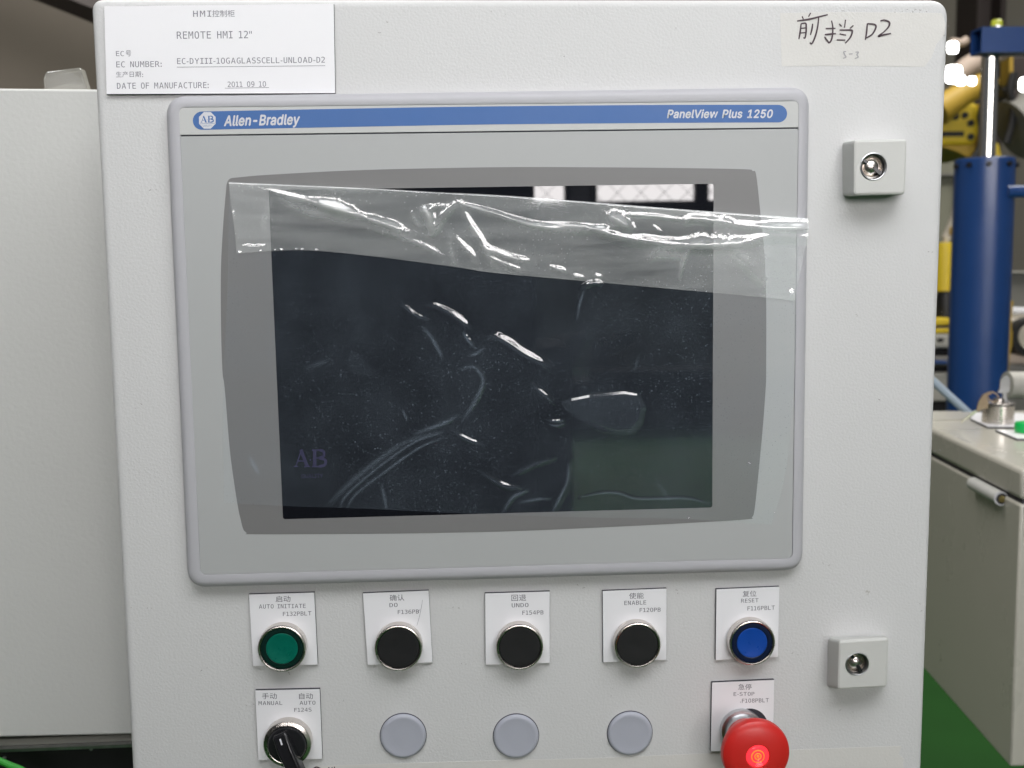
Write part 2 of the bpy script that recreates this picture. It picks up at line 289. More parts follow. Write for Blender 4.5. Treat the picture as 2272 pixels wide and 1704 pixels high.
# ------------------------------------------------------------------ lettering
# outlines of the letters used (drawn as flat triangles); I = plain grotesque, M = label lettering with serifed I and 1
# code: (advance, outline points, triangles)
GROTESQUE = {65: (240, (8,0,101,254,138,254,231,0,198,0,144,151,138,167,132,186,125,210,116,239,123,239,114,209,106,185,100,166,95,151,43,0,55,71,55,99,185,99,185,71,), (0,9,1,9,2,1,9,10,2,10,3,2,0,17,9,17,11,9,11,8,9,11,8,10,8,18,10,18,3,10,7,18,8,17,12,11,6,18,7,17,13,12,5,18,6,17,14,13,17,16,14,16,15,14,4,19,5,19,18,5,0,16,17,16,18,17,16,19,18,19,3,18,0,15,16,4,3,19,)),
108: (94, (70,-1,50,2,37,10,29,24,26,42,26,254,57,254,57,49,58,38,60,31,65,27,73,26,77,26,80,26,83,27,85,27,90,1,86,0,81,0,75,-1,), (4,6,5,4,7,6,4,8,7,3,8,4,3,9,8,3,10,9,3,11,10,14,16,15,13,16,14,12,16,13,11,16,12,3,16,11,2,16,3,1,16,2,0,16,1,0,17,16,0,18,17,0,19,18,)),
101: (202, (106,-4,80,-1,58,8,41,23,28,42,20,66,17,93,20,121,28,145,40,165,58,180,78,189,103,192,118,191,133,187,147,180,160,170,170,157,179,141,184,121,186,97,186,85,37,85,37,110,169,110,155,101,153,119,149,134,141,147,131,157,118,163,103,165,87,163,73,157,62,147,54,135,50,121,48,105,48,89,50,69,55,53,64,40,76,31,90,25,106,23,117,24,127,26,135,31,143,36,149,44,153,53,182,45,177,32,168,20,156,10,141,2,125,-3,), (11,13,12,11,14,13,10,14,11,10,15,14,10,16,15,9,16,10,9,31,16,31,17,16,9,32,31,30,17,31,8,32,9,29,17,30,8,33,32,29,18,17,28,18,29,8,34,33,27,18,28,8,35,34,7,35,8,27,19,18,7,36,35,26,19,27,26,24,19,24,20,19,6,23,7,23,36,7,23,37,36,25,24,26,6,22,23,37,24,23,37,20,24,38,20,37,38,21,20,5,22,6,39,21,38,5,21,22,5,39,21,5,40,39,4,40,5,4,41,40,49,51,50,49,52,51,48,52,49,3,41,4,3,42,41,47,52,48,47,53,52,3,43,42,46,53,47,45,53,46,3,44,43,44,53,45,3,53,44,2,53,3,2,54,53,2,55,54,1,55,2,1,56,55,0,56,1,)),
110: (205, (57,113,57,0,26,0,26,190,56,190,56,144,51,144,62,166,76,181,94,189,114,192,132,190,147,184,160,174,170,160,176,142,179,120,179,0,148,0,148,118,145,137,136,152,123,161,105,165,92,163,80,159,71,151,63,141,58,129,), (9,11,10,9,12,11,2,4,3,2,6,4,6,5,4,8,12,9,8,13,12,7,13,8,7,23,13,23,14,13,6,25,7,25,24,7,24,23,7,22,14,23,21,14,22,21,15,14,6,26,25,20,15,21,6,27,26,2,28,6,28,27,6,20,16,15,19,16,20,2,0,28,19,17,16,18,17,19,2,1,0,)),
45: (226, (168,122,168,94,57,94,57,122,), (2,0,3,2,1,0,)),
66: (228, (30,0,30,254,121,254,145,252,164,245,180,235,190,221,197,205,199,187,198,172,193,160,187,150,178,143,168,137,157,133,157,131,170,129,182,123,192,114,201,102,207,86,209,68,207,50,200,33,189,20,172,9,151,2,123,0,62,29,122,29,148,31,165,40,175,53,178,68,176,81,171,92,163,102,153,109,140,114,124,115,62,115,62,143,119,143,132,144,144,148,154,155,162,163,166,174,168,186,165,202,156,214,141,223,120,226,62,226,), (0,53,1,53,2,1,53,3,2,53,4,3,53,5,4,53,52,5,52,6,5,0,41,53,51,6,52,50,6,51,50,7,6,49,7,50,49,8,7,48,8,49,48,9,8,47,9,48,46,9,47,46,10,9,45,10,46,45,11,10,44,11,45,44,12,11,43,12,44,42,12,43,42,13,12,0,40,41,40,42,41,40,13,42,40,14,13,40,15,14,40,16,15,40,17,16,40,39,17,39,18,17,0,28,40,38,18,39,37,18,38,37,19,18,36,19,37,36,20,19,35,20,36,34,20,35,34,21,20,33,21,34,32,21,33,32,22,21,31,22,32,31,23,22,30,23,31,30,24,23,29,24,30,0,29,28,0,24,29,0,25,24,0,26,25,0,27,26,)),
114: (129, (26,0,26,190,56,190,56,160,58,160,65,173,76,184,90,190,107,192,110,192,115,192,119,192,122,192,122,161,119,162,115,162,109,163,103,163,91,161,80,157,70,151,63,142,58,131,57,118,57,0,), (7,9,8,7,10,9,7,11,10,7,12,11,7,13,12,6,13,7,0,2,1,0,3,2,5,13,6,4,17,5,17,16,5,16,15,5,15,14,5,14,13,5,4,18,17,4,19,18,0,4,3,0,22,4,22,21,4,21,20,4,20,19,4,0,23,22,0,24,23,)),
97: (194, (80,-4,63,-3,47,2,34,11,24,22,17,37,15,54,17,69,22,80,29,90,39,97,50,102,63,105,76,108,89,110,105,112,117,113,126,115,133,117,136,121,138,127,138,128,137,139,133,148,128,156,120,161,110,164,98,165,85,164,75,161,66,156,59,150,54,144,50,137,20,146,29,161,39,173,52,182,66,188,82,191,97,192,108,192,119,190,131,186,143,180,153,172,161,160,167,145,168,126,168,0,138,0,138,26,136,26,132,19,126,12,118,6,108,1,95,-3,85,23,101,24,114,29,124,37,132,47,136,57,138,69,138,95,135,93,130,91,123,89,116,88,108,87,100,86,93,85,88,84,77,82,67,79,58,75,52,70,47,62,46,52,47,43,51,36,57,30,65,26,74,24,), (39,41,40,39,42,41,38,42,39,38,43,42,37,43,38,37,44,43,36,44,37,36,45,44,35,45,36,35,27,45,27,46,45,35,28,27,26,46,27,35,29,28,25,46,26,35,30,29,34,30,35,24,46,25,24,47,46,34,31,30,23,47,24,34,32,31,22,47,23,33,32,34,22,48,47,21,48,22,20,48,21,19,48,20,19,49,48,18,49,19,17,65,18,65,49,18,16,65,17,15,65,16,14,65,15,13,65,14,12,65,13,11,65,12,10,65,11,9,65,10,9,66,65,64,49,65,9,67,66,9,68,67,8,68,9,8,69,68,8,70,69,8,71,70,8,72,71,8,73,72,8,74,73,8,75,74,7,75,8,7,76,75,7,77,76,7,78,77,63,49,64,6,78,7,6,79,78,62,49,63,5,79,6,5,80,79,61,51,62,51,49,62,5,81,80,60,51,61,4,81,5,4,82,81,4,83,82,59,52,60,52,51,60,4,84,83,59,53,52,50,49,51,58,53,59,4,58,84,4,53,58,3,53,4,3,54,53,3,55,54,2,55,3,2,56,55,1,56,2,1,57,56,0,57,1,)),
100: (212, (98,-4,75,-1,56,8,40,23,27,42,20,66,17,94,20,122,27,146,40,166,56,180,75,189,98,192,114,191,126,186,136,180,144,173,149,166,153,160,155,160,155,254,186,254,186,0,156,0,156,29,153,29,149,23,143,16,136,8,126,2,114,-3,102,23,118,26,132,32,142,43,150,58,154,75,156,95,154,114,150,131,142,145,132,156,118,163,102,165,86,163,72,156,62,145,54,131,50,114,48,95,50,75,54,58,62,44,73,33,86,26,), (19,21,20,19,22,21,11,13,12,11,14,13,10,14,11,10,15,14,9,15,10,9,16,15,9,17,16,8,44,9,44,43,9,43,17,9,43,18,17,42,18,43,41,18,42,8,45,44,41,19,18,41,40,19,40,39,19,39,22,19,8,46,45,7,46,8,7,47,46,38,22,39,7,48,47,6,48,7,37,22,38,6,49,48,6,50,49,36,22,37,5,50,6,5,51,50,35,22,36,4,51,5,4,52,51,34,24,35,24,22,35,4,53,52,33,24,34,3,53,4,3,54,53,32,25,33,25,24,33,32,26,25,23,22,24,3,31,54,31,26,32,3,26,31,3,27,26,2,27,3,2,28,27,2,29,28,1,29,2,1,30,29,0,30,1,)),
121: (194, (24,-69,31,-43,36,-44,44,-45,52,-44,59,-42,65,-37,71,-29,75,-18,81,-1,9,190,42,190,83,78,88,60,93,43,98,27,103,10,92,10,97,27,101,43,106,60,112,78,153,190,186,190,102,-29,96,-43,88,-54,80,-62,70,-68,58,-71,46,-73,39,-72,32,-72,27,-70,), (9,11,10,9,12,11,21,23,22,21,24,23,9,13,12,20,24,21,19,16,20,16,24,20,9,14,13,18,15,19,15,16,19,9,18,14,18,15,14,9,17,18,9,16,17,9,24,16,8,24,9,7,24,8,7,25,24,6,25,7,5,25,6,4,25,5,4,26,25,0,2,1,0,3,2,3,26,4,0,26,3,0,27,26,0,28,27,0,29,28,33,29,0,32,29,33,32,30,29,31,30,32,)),
80: (222, (30,0,30,254,118,254,144,252,166,244,183,231,195,215,202,195,204,174,202,152,195,133,183,116,166,104,144,96,118,93,55,93,55,121,116,121,134,123,149,128,159,136,167,147,171,160,172,174,171,188,167,201,159,211,148,219,134,224,116,226,62,226,62,0,), (0,30,1,30,2,1,30,3,2,30,4,3,30,5,4,30,29,5,29,28,5,28,6,5,0,16,30,16,31,30,27,6,28,26,6,27,26,7,6,25,7,26,24,7,25,24,8,7,23,8,24,22,8,23,22,9,8,21,9,22,21,10,9,20,10,21,19,10,20,19,11,10,18,11,19,17,11,18,0,15,16,31,17,16,31,14,17,14,11,17,14,12,11,14,13,12,0,14,15,0,31,14,)),
86: (240, (102,0,8,254,42,254,96,103,101,88,108,69,115,45,124,15,117,15,126,45,133,69,140,88,145,103,197,254,231,254,139,0,), (0,2,1,0,3,2,12,14,13,12,15,14,0,4,3,11,15,12,10,15,11,0,5,4,9,15,10,0,6,5,8,7,9,7,15,9,0,7,6,0,15,7,)),
105: (83, (42,221,34,223,27,227,22,234,21,242,22,249,27,256,34,260,42,262,50,260,57,256,62,249,63,242,62,234,57,227,50,223,26,0,26,190,57,190,57,0,), (16,18,17,16,19,18,7,9,8,6,9,7,6,10,9,5,10,6,5,11,10,4,11,5,4,12,11,3,12,4,3,13,12,2,13,3,2,14,13,1,14,2,1,15,14,0,15,1,)),
119: (283, (69,0,11,190,44,190,67,107,72,89,77,68,82,46,88,21,82,21,88,45,93,67,98,88,103,107,126,190,158,190,181,107,186,88,191,68,196,45,201,21,196,21,201,45,206,68,212,88,217,107,240,190,272,190,215,0,184,0,159,86,156,99,152,112,149,126,145,140,142,154,138,169,145,169,142,155,138,140,135,126,131,112,128,99,124,86,99,0,), (0,2,1,0,3,2,12,35,13,35,14,13,35,36,14,36,15,14,24,26,25,24,27,26,12,34,35,37,15,36,38,34,37,34,15,37,12,38,34,38,33,34,12,39,38,12,40,39,12,41,40,0,4,3,11,41,12,23,27,24,11,42,41,0,5,4,22,27,23,10,42,11,10,43,42,0,6,5,21,27,22,9,43,10,0,8,6,8,7,6,20,19,21,8,43,9,0,43,8,)),
117: (205, (91,-3,73,-1,57,5,44,15,35,29,28,47,26,69,26,190,57,190,57,72,60,52,68,37,82,28,100,25,113,27,125,31,134,38,142,48,146,61,148,76,148,190,179,190,179,0,149,0,149,46,154,46,143,23,129,8,111,0,), (6,8,7,6,9,8,19,21,20,19,22,21,18,22,19,6,10,9,5,10,6,17,25,18,25,22,18,5,11,10,16,24,17,24,25,17,4,11,5,16,26,24,26,23,24,26,22,25,15,26,16,4,12,11,14,26,15,3,12,4,3,13,12,13,26,14,3,26,13,3,27,26,23,22,26,2,27,3,2,28,27,1,28,2,1,0,28,)),
115: (182, (91,-4,72,-3,56,2,42,9,31,19,23,32,18,47,47,53,53,40,62,30,75,25,91,23,108,25,122,31,131,40,134,51,132,60,127,68,118,74,106,78,75,85,52,93,36,104,27,119,23,137,26,152,33,166,43,177,58,185,74,190,94,192,112,191,127,186,140,179,149,170,157,158,162,145,134,139,129,149,121,158,110,164,94,166,78,164,65,158,57,150,54,139,56,129,62,122,72,116,86,111,115,105,137,97,153,86,162,71,166,53,163,37,156,24,145,12,130,3,112,-2,), (29,31,30,29,32,31,28,32,29,28,33,32,27,33,28,27,34,33,26,34,27,26,41,34,41,35,34,26,42,41,40,35,41,25,42,26,25,43,42,39,35,40,25,44,43,39,36,35,38,36,39,24,44,25,24,45,44,37,36,38,24,46,45,23,46,24,23,47,46,23,48,47,22,48,23,22,49,48,22,50,49,22,51,50,21,51,22,21,52,51,20,52,21,20,53,52,19,53,20,18,53,19,17,53,18,17,54,53,16,54,17,15,54,16,6,8,7,15,55,54,14,55,15,5,8,6,13,55,14,5,9,8,13,56,55,4,9,5,12,56,13,4,10,9,11,56,12,4,11,10,11,57,56,4,57,11,3,57,4,3,58,57,2,58,3,2,59,58,1,59,2,1,0,59,)),
49: (226, (38,0,38,27,195,27,195,0,138,254,138,0,106,0,106,224,105,224,43,179,43,213,99,254,), (10,4,11,10,8,4,8,7,4,7,5,4,10,9,8,6,5,7,0,2,1,0,3,2,)),
50: (226, (32,0,32,24,117,114,130,129,141,141,149,153,155,163,159,174,160,186,159,198,154,209,146,218,137,224,125,228,112,230,98,228,86,224,77,216,69,207,65,195,64,181,33,181,35,202,43,221,55,237,72,248,91,255,112,258,134,255,153,248,169,237,181,223,188,205,191,186,189,172,185,159,179,145,168,129,153,111,133,90,76,30,76,28,195,28,195,0,), (26,28,27,26,29,28,25,29,26,25,30,29,24,30,25,24,31,30,23,15,24,15,14,24,14,13,24,13,31,24,12,31,13,23,16,15,11,31,12,23,17,16,11,32,31,22,17,23,10,32,11,22,18,17,9,32,10,22,19,18,9,33,32,21,19,22,8,33,9,21,20,19,8,34,33,7,34,8,6,34,7,6,35,34,5,35,6,5,36,35,4,36,5,4,37,36,3,37,4,3,38,37,2,38,3,1,38,2,1,39,38,1,40,39,1,41,40,1,42,41,1,43,42,0,43,1,)),
53: (226, (111,-3,89,-1,70,6,54,16,41,30,33,47,30,65,61,65,64,54,69,44,77,36,87,30,98,26,111,25,125,27,138,32,149,41,157,52,162,66,164,81,162,97,157,111,148,122,137,131,124,137,109,138,96,137,84,134,73,129,64,123,34,126,48,254,183,254,183,226,75,226,67,151,68,151,77,157,89,162,101,166,115,167,131,165,147,160,161,153,172,143,182,130,189,116,194,99,195,82,193,58,184,38,171,21,154,8,134,-1,), (30,34,31,34,32,31,34,33,32,30,35,34,39,41,40,38,41,39,38,42,41,37,42,38,37,43,42,36,43,37,36,44,43,30,36,35,30,26,36,26,25,36,25,44,36,25,45,44,24,45,25,30,27,26,23,45,24,30,28,27,22,45,23,22,46,45,30,29,28,21,46,22,21,47,46,20,47,21,20,48,47,19,48,20,19,49,48,18,49,19,17,49,18,5,7,6,5,8,7,17,50,49,5,9,8,16,50,17,4,9,5,4,10,9,15,50,16,15,51,50,4,11,10,14,51,15,4,12,11,3,12,4,13,51,14,3,13,12,3,51,13,3,52,51,2,52,3,2,53,52,1,53,2,1,0,53,)),
48: (226, (113,-3,87,0,65,12,47,31,34,57,27,89,24,127,27,165,35,197,48,223,65,242,87,254,113,258,139,254,161,242,179,223,192,197,200,165,203,127,200,89,192,57,179,31,162,12,140,0,113,25,131,28,145,37,157,52,165,72,170,97,172,127,170,157,165,182,157,203,145,218,131,227,113,230,96,227,82,218,70,203,62,182,56,157,55,127,56,97,62,72,70,52,82,37,96,28,), (11,13,12,10,13,11,10,14,13,9,14,10,9,36,14,36,15,14,9,37,36,35,15,36,9,38,37,34,15,35,8,38,9,34,16,15,8,39,38,33,16,34,8,40,39,32,16,33,7,40,8,32,17,16,7,41,40,31,17,32,6,41,7,31,18,17,6,42,41,30,18,31,5,42,6,5,43,42,29,18,30,29,19,18,5,44,43,28,19,29,4,44,5,28,20,19,4,45,44,27,20,28,3,45,4,27,21,20,3,46,45,26,21,27,3,47,46,25,21,26,2,47,3,25,22,21,2,24,47,24,22,25,2,22,24,1,22,2,1,23,22,1,0,23,)),
81: (266, (123,80,156,80,185,42,192,32,234,-24,200,-24,173,13,166,23,133,-3,103,1,75,12,52,32,35,58,24,90,20,127,24,165,35,197,52,223,75,242,103,254,133,258,164,254,192,242,215,223,232,197,243,165,247,127,243,90,232,58,215,32,192,12,164,1,133,26,155,29,175,38,191,52,204,72,212,97,215,127,212,157,204,182,191,202,175,216,155,225,133,228,112,225,92,216,75,202,63,182,54,157,52,127,54,97,63,72,75,52,92,38,112,29,), (19,21,20,18,21,19,18,22,21,17,22,18,17,44,22,44,23,22,17,45,44,43,23,44,42,23,43,17,46,45,16,46,17,42,24,23,41,24,42,16,47,46,40,24,41,16,48,47,15,48,16,40,25,24,39,25,40,15,49,48,14,49,15,39,26,25,38,26,39,14,50,49,13,50,14,13,51,50,37,26,38,37,27,26,13,52,51,36,27,37,12,52,13,36,28,27,7,1,0,7,34,1,34,2,1,12,53,52,35,28,36,11,53,12,35,29,28,11,54,53,34,2,35,2,29,35,3,29,2,11,55,54,33,7,34,4,29,3,30,4,29,10,55,11,10,32,55,32,7,33,10,7,32,10,6,7,10,31,6,31,5,6,9,31,10,31,4,30,9,8,31,5,4,31,)),
85: (258, (129,-4,101,-1,77,8,57,22,42,40,33,62,30,87,30,254,62,254,62,89,64,72,70,57,80,44,94,34,110,28,129,26,149,28,165,34,179,44,188,57,194,72,196,89,196,254,229,254,229,87,226,62,216,40,201,22,182,8,157,-1,), (6,8,7,6,9,8,21,23,22,21,24,23,6,10,9,20,24,21,5,10,6,20,25,24,5,11,10,19,25,20,19,26,25,4,11,5,4,12,11,18,26,19,4,13,12,17,26,18,3,13,4,17,27,26,3,14,13,16,27,17,3,15,14,15,27,16,3,27,15,2,27,3,2,28,27,1,28,2,1,29,28,0,29,1,)),
76: (196, (30,0,30,254,62,254,62,29,181,29,181,0,), (0,2,1,0,3,2,0,4,3,0,5,4,)),
73: (150, (16,0,16,29,59,29,59,226,16,226,16,254,135,254,135,226,91,226,91,29,135,29,135,0,), (4,6,5,4,7,6,3,7,4,2,8,3,8,7,3,2,9,8,0,2,1,0,9,2,0,10,9,0,11,10,)),
84: (224, (16,226,16,254,208,254,208,226,128,226,128,0,96,0,96,226,), (0,2,1,0,3,2,7,3,0,6,4,7,4,3,7,6,5,4,)),
89: (236, (102,0,102,104,8,254,46,254,96,172,104,159,111,146,118,132,125,115,112,115,119,132,126,146,133,159,140,172,191,254,228,254,134,104,134,0,), (1,3,2,1,4,3,13,15,14,13,16,15,1,5,4,12,16,13,11,16,12,1,6,5,10,16,11,1,7,6,9,8,10,8,16,10,1,8,7,1,16,8,0,16,1,0,17,16,))}
LABEL_LETTERS = {65: (215, (107,229,70,96,144,96,86,260,129,260,208,0,172,0,153,68,62,68,43,0,6,0,), (10,0,3,0,4,3,0,5,4,10,1,0,2,5,0,10,8,1,8,2,1,8,7,2,7,5,2,10,9,8,6,5,7,)),
66: (215, (64,124,64,29,106,29,132,32,150,40,159,54,163,75,159,97,149,112,131,121,106,124,64,231,64,153,105,153,127,155,142,162,151,175,153,194,151,211,142,222,127,229,105,231,29,260,106,260,141,256,167,243,183,222,189,194,186,173,177,156,163,145,143,139,166,132,183,117,194,97,198,71,192,40,175,18,146,5,106,0,29,0,), (40,11,22,11,23,22,11,24,23,11,25,24,11,21,25,21,20,25,20,26,25,40,12,11,19,26,20,18,26,19,18,27,26,17,27,18,16,27,17,16,28,27,15,28,16,15,29,28,14,29,15,14,30,29,13,30,14,40,0,12,0,13,12,0,30,13,0,31,30,0,32,31,0,10,32,10,33,32,40,1,0,9,33,10,8,33,9,8,34,33,7,34,8,6,34,7,6,35,34,5,35,6,5,36,35,4,36,5,4,37,36,3,37,4,2,37,3,40,2,1,40,37,2,40,38,37,40,39,38,)),
67: (215, (187,9,173,3,159,-1,145,-4,129,-5,85,4,52,30,31,73,24,130,31,186,52,229,85,256,129,265,145,264,159,261,173,257,187,250,187,214,173,224,159,231,144,235,129,236,99,229,78,210,65,176,61,130,65,83,78,50,99,30,129,24,145,25,159,29,174,36,187,45,), (11,13,12,11,14,13,11,15,14,11,16,15,10,16,11,10,21,16,21,20,16,20,19,16,19,18,16,18,17,16,10,22,21,10,23,22,9,23,10,9,24,23,8,24,9,8,25,24,7,25,8,7,26,25,7,27,26,6,27,7,6,28,27,32,0,33,31,0,32,5,28,6,5,29,28,30,0,31,29,0,30,5,0,29,5,1,0,4,1,5,4,2,1,4,3,2,)),
68: (215, (76,29,114,34,138,51,151,81,155,130,151,178,138,209,114,226,76,231,59,231,59,29,77,260,128,252,164,228,185,188,193,130,185,72,164,32,128,8,77,0,24,0,24,260,), (20,9,21,9,11,21,9,12,11,9,8,12,8,13,12,20,10,9,7,13,8,7,14,13,6,14,7,5,14,6,5,15,14,4,15,5,3,15,4,3,16,15,2,16,3,2,17,16,1,17,2,0,17,1,0,18,17,20,0,10,20,18,0,20,19,18,)),
69: (215, (34,260,189,260,189,230,69,230,69,153,183,153,183,124,69,124,69,30,192,30,192,0,34,0,), (11,3,0,3,1,0,3,2,1,11,4,3,11,7,4,7,5,4,7,6,5,11,8,7,11,9,8,11,10,9,)),
70: (215, (41,260,194,260,194,230,76,230,76,154,183,154,183,124,76,124,76,0,41,0,), (9,3,0,3,1,0,3,2,1,9,4,3,9,7,4,7,5,4,7,6,5,9,8,7,)),
71: (215, (192,21,177,10,160,2,142,-3,122,-5,78,4,45,30,25,73,18,130,25,186,46,229,79,256,123,265,139,263,154,260,169,254,183,246,183,210,169,222,154,230,139,234,123,236,93,229,72,210,59,176,54,130,59,83,71,50,92,30,122,24,133,24,143,26,151,30,159,35,159,104,121,104,121,133,192,133,), (11,13,12,11,14,13,11,15,14,10,15,11,10,16,15,10,21,16,21,20,16,20,19,16,19,18,16,18,17,16,10,22,21,10,23,22,9,23,10,9,24,23,8,24,9,8,25,24,35,37,36,35,34,37,34,0,37,7,25,8,7,26,25,33,0,34,7,27,26,6,27,7,6,28,27,32,0,33,5,28,6,5,29,28,31,0,32,30,0,31,29,0,30,5,0,29,5,1,0,5,2,1,4,2,5,4,3,2,)),
72: (215, (24,260,59,260,59,153,155,153,155,260,191,260,191,0,155,0,155,124,59,124,59,0,24,0,), (11,1,0,11,2,1,3,5,4,3,6,5,11,9,2,9,3,2,9,8,3,8,6,3,11,10,9,7,6,8,)),
73: (215, (35,260,179,260,179,230,125,230,125,30,179,30,179,0,35,0,35,30,89,30,89,230,35,230,), (11,1,0,11,2,1,10,2,11,9,3,10,3,2,10,9,4,3,7,9,8,7,4,9,7,5,4,7,6,5,)),
74: (215, (19,11,19,52,35,39,52,31,69,25,87,24,108,27,121,36,129,55,131,85,131,230,65,230,65,260,166,260,166,85,162,43,148,15,124,0,87,-5,70,-4,53,-1,37,4,), (11,13,12,11,10,13,10,14,13,9,14,10,8,14,9,8,15,14,7,15,8,0,2,1,7,16,15,0,3,2,6,16,7,0,4,3,5,16,6,0,5,4,0,16,5,0,17,16,21,17,0,20,17,21,20,18,17,19,18,20,)),
75: (215, (24,260,59,260,59,144,169,260,210,260,109,154,213,0,171,0,86,130,59,102,59,0,24,0,), (11,1,0,11,2,1,2,4,3,2,5,4,2,8,5,8,6,5,11,9,2,9,8,2,7,6,8,11,10,9,)),
76: (215, (37,260,73,260,73,30,198,30,198,0,37,0,), (5,1,0,5,2,1,5,3,2,5,4,3,)),
77: (215, (15,260,62,260,107,128,152,260,199,260,199,0,167,0,167,230,120,93,94,93,47,230,47,0,15,0,), (12,10,0,10,1,0,10,2,1,2,7,3,7,4,3,7,5,4,12,11,10,9,2,10,2,8,7,6,5,7,9,8,2,)),
78: (215, (24,260,69,260,157,46,157,260,190,260,190,0,146,0,58,214,58,0,24,0,), (9,7,0,7,1,0,7,2,1,2,4,3,2,5,4,9,8,7,6,2,7,6,5,2,)),
79: (215, (158,130,155,179,146,212,130,230,107,236,84,230,69,212,60,179,57,130,60,81,69,48,84,30,107,24,130,30,146,48,155,81,194,130,189,70,173,28,146,3,107,-5,69,3,42,28,26,70,20,130,26,189,42,231,69,256,107,265,146,256,173,231,189,189,), (27,29,28,26,29,27,26,4,29,4,30,29,26,5,4,3,30,4,25,5,26,3,31,30,25,6,5,2,31,3,25,7,6,1,31,2,24,7,25,1,16,31,24,8,7,0,16,1,23,8,24,23,9,8,15,16,0,15,17,16,23,10,9,14,17,15,14,18,17,22,10,23,22,11,10,13,18,14,22,12,11,12,18,13,12,19,18,21,12,22,21,19,12,21,20,19,)),
80: (215, (69,231,69,133,110,133,132,137,148,146,158,162,162,182,159,203,148,218,132,228,110,231,34,260,110,260,148,255,176,240,193,216,199,182,193,149,176,124,149,109,110,104,69,104,69,0,34,0,), (23,0,11,0,12,11,0,13,12,0,14,13,0,10,14,10,9,14,9,15,14,23,1,0,8,15,9,7,15,8,7,16,15,6,16,7,5,16,6,5,17,16,4,17,5,4,18,17,3,18,4,2,18,3,23,21,1,21,2,1,21,18,2,21,19,18,21,20,19,23,22,21,)),
82: (215, (132,123,145,118,155,110,166,95,179,71,215,0,177,0,146,66,133,89,122,102,109,108,94,110,60,110,60,0,25,0,25,260,97,260,135,255,163,241,180,217,186,185,182,161,172,143,155,130,60,231,60,139,99,139,121,142,136,150,146,164,149,185,145,205,136,219,119,228,97,231,), (14,24,15,24,16,15,24,17,16,24,18,17,24,34,18,34,33,18,33,19,18,14,25,24,32,19,33,31,19,32,31,20,19,30,20,31,29,20,30,29,21,20,28,21,29,28,22,21,27,22,28,27,23,22,26,23,27,14,12,25,12,26,25,12,23,26,12,0,23,12,1,0,12,11,1,11,2,1,14,13,12,10,2,11,10,3,2,9,3,10,8,3,9,8,4,3,7,4,8,7,5,4,6,5,7,)),
83: (215, (176,251,176,215,160,224,144,231,128,235,112,236,89,233,72,224,61,211,58,193,60,178,67,167,81,159,103,152,121,148,153,137,174,121,187,99,191,71,185,38,168,14,140,0,101,-5,83,-4,65,-1,46,4,28,11,28,48,47,37,65,29,83,25,101,24,125,26,143,35,154,50,158,69,155,86,147,99,133,108,112,114,93,119,62,129,41,143,28,163,24,188,30,219,48,244,75,259,110,265,125,264,141,261,158,257,), (47,49,48,47,50,49,47,51,50,46,51,47,46,0,51,46,4,0,4,3,0,3,2,0,2,1,0,45,6,46,6,5,46,5,4,46,45,7,6,45,8,7,44,8,45,44,9,8,44,10,9,43,10,44,43,11,10,43,12,11,42,12,43,42,13,12,42,14,13,42,15,14,41,15,42,41,16,15,40,16,41,40,17,16,39,17,40,38,17,39,37,17,38,37,18,17,36,18,37,35,18,36,35,19,18,34,19,35,33,19,34,26,28,27,33,20,19,26,29,28,32,20,33,26,30,29,31,20,32,26,31,30,26,20,31,26,21,20,25,21,26,24,21,25,24,22,21,23,22,24,)),
84: (215, (8,260,206,260,206,230,125,230,125,0,90,0,90,230,8,230,), (7,1,0,7,2,1,6,2,7,5,3,6,3,2,6,5,4,3,)),
85: (215, (26,100,26,260,61,260,61,84,61,67,62,57,63,50,66,44,72,35,82,29,93,25,107,24,121,25,133,29,142,35,149,44,151,49,153,57,153,67,154,83,154,260,189,260,189,100,188,66,184,43,177,28,167,15,154,6,140,0,125,-4,107,-5,90,-4,74,0,60,6,48,15,37,28,31,43,27,66,), (0,2,1,0,3,2,19,21,20,19,22,21,37,3,0,19,23,22,37,4,3,18,23,19,37,5,4,17,23,18,36,5,37,17,24,23,36,6,5,16,24,17,36,7,6,15,24,16,36,8,7,14,24,15,35,8,36,14,25,24,35,9,8,13,25,14,35,10,9,12,25,13,12,26,25,34,10,35,34,11,10,11,26,12,34,26,11,33,26,34,33,27,26,32,27,33,32,28,27,31,28,32,31,29,28,30,29,31,)),
86: (215, (107,30,168,260,205,260,129,0,86,0,10,260,46,260,), (4,6,5,4,0,6,0,2,1,0,3,2,4,3,0,)),
88: (215, (15,260,53,260,110,162,168,260,206,260,128,138,211,0,174,0,110,112,41,0,3,0,90,138,), (11,1,0,11,2,1,2,4,3,2,5,4,11,5,2,10,5,11,10,8,5,8,6,5,10,9,8,7,6,8,)),
89: (215, (6,260,44,260,107,145,170,260,208,260,125,117,125,0,89,0,89,117,), (8,1,0,8,2,1,2,4,3,2,5,4,8,5,2,7,5,8,7,6,5,)),
90: (215, (31,260,200,260,200,233,64,30,204,30,204,0,27,0,27,27,159,230,31,230,), (9,1,0,9,2,1,9,8,2,8,3,2,7,3,8,7,4,3,7,5,4,6,5,7,)),
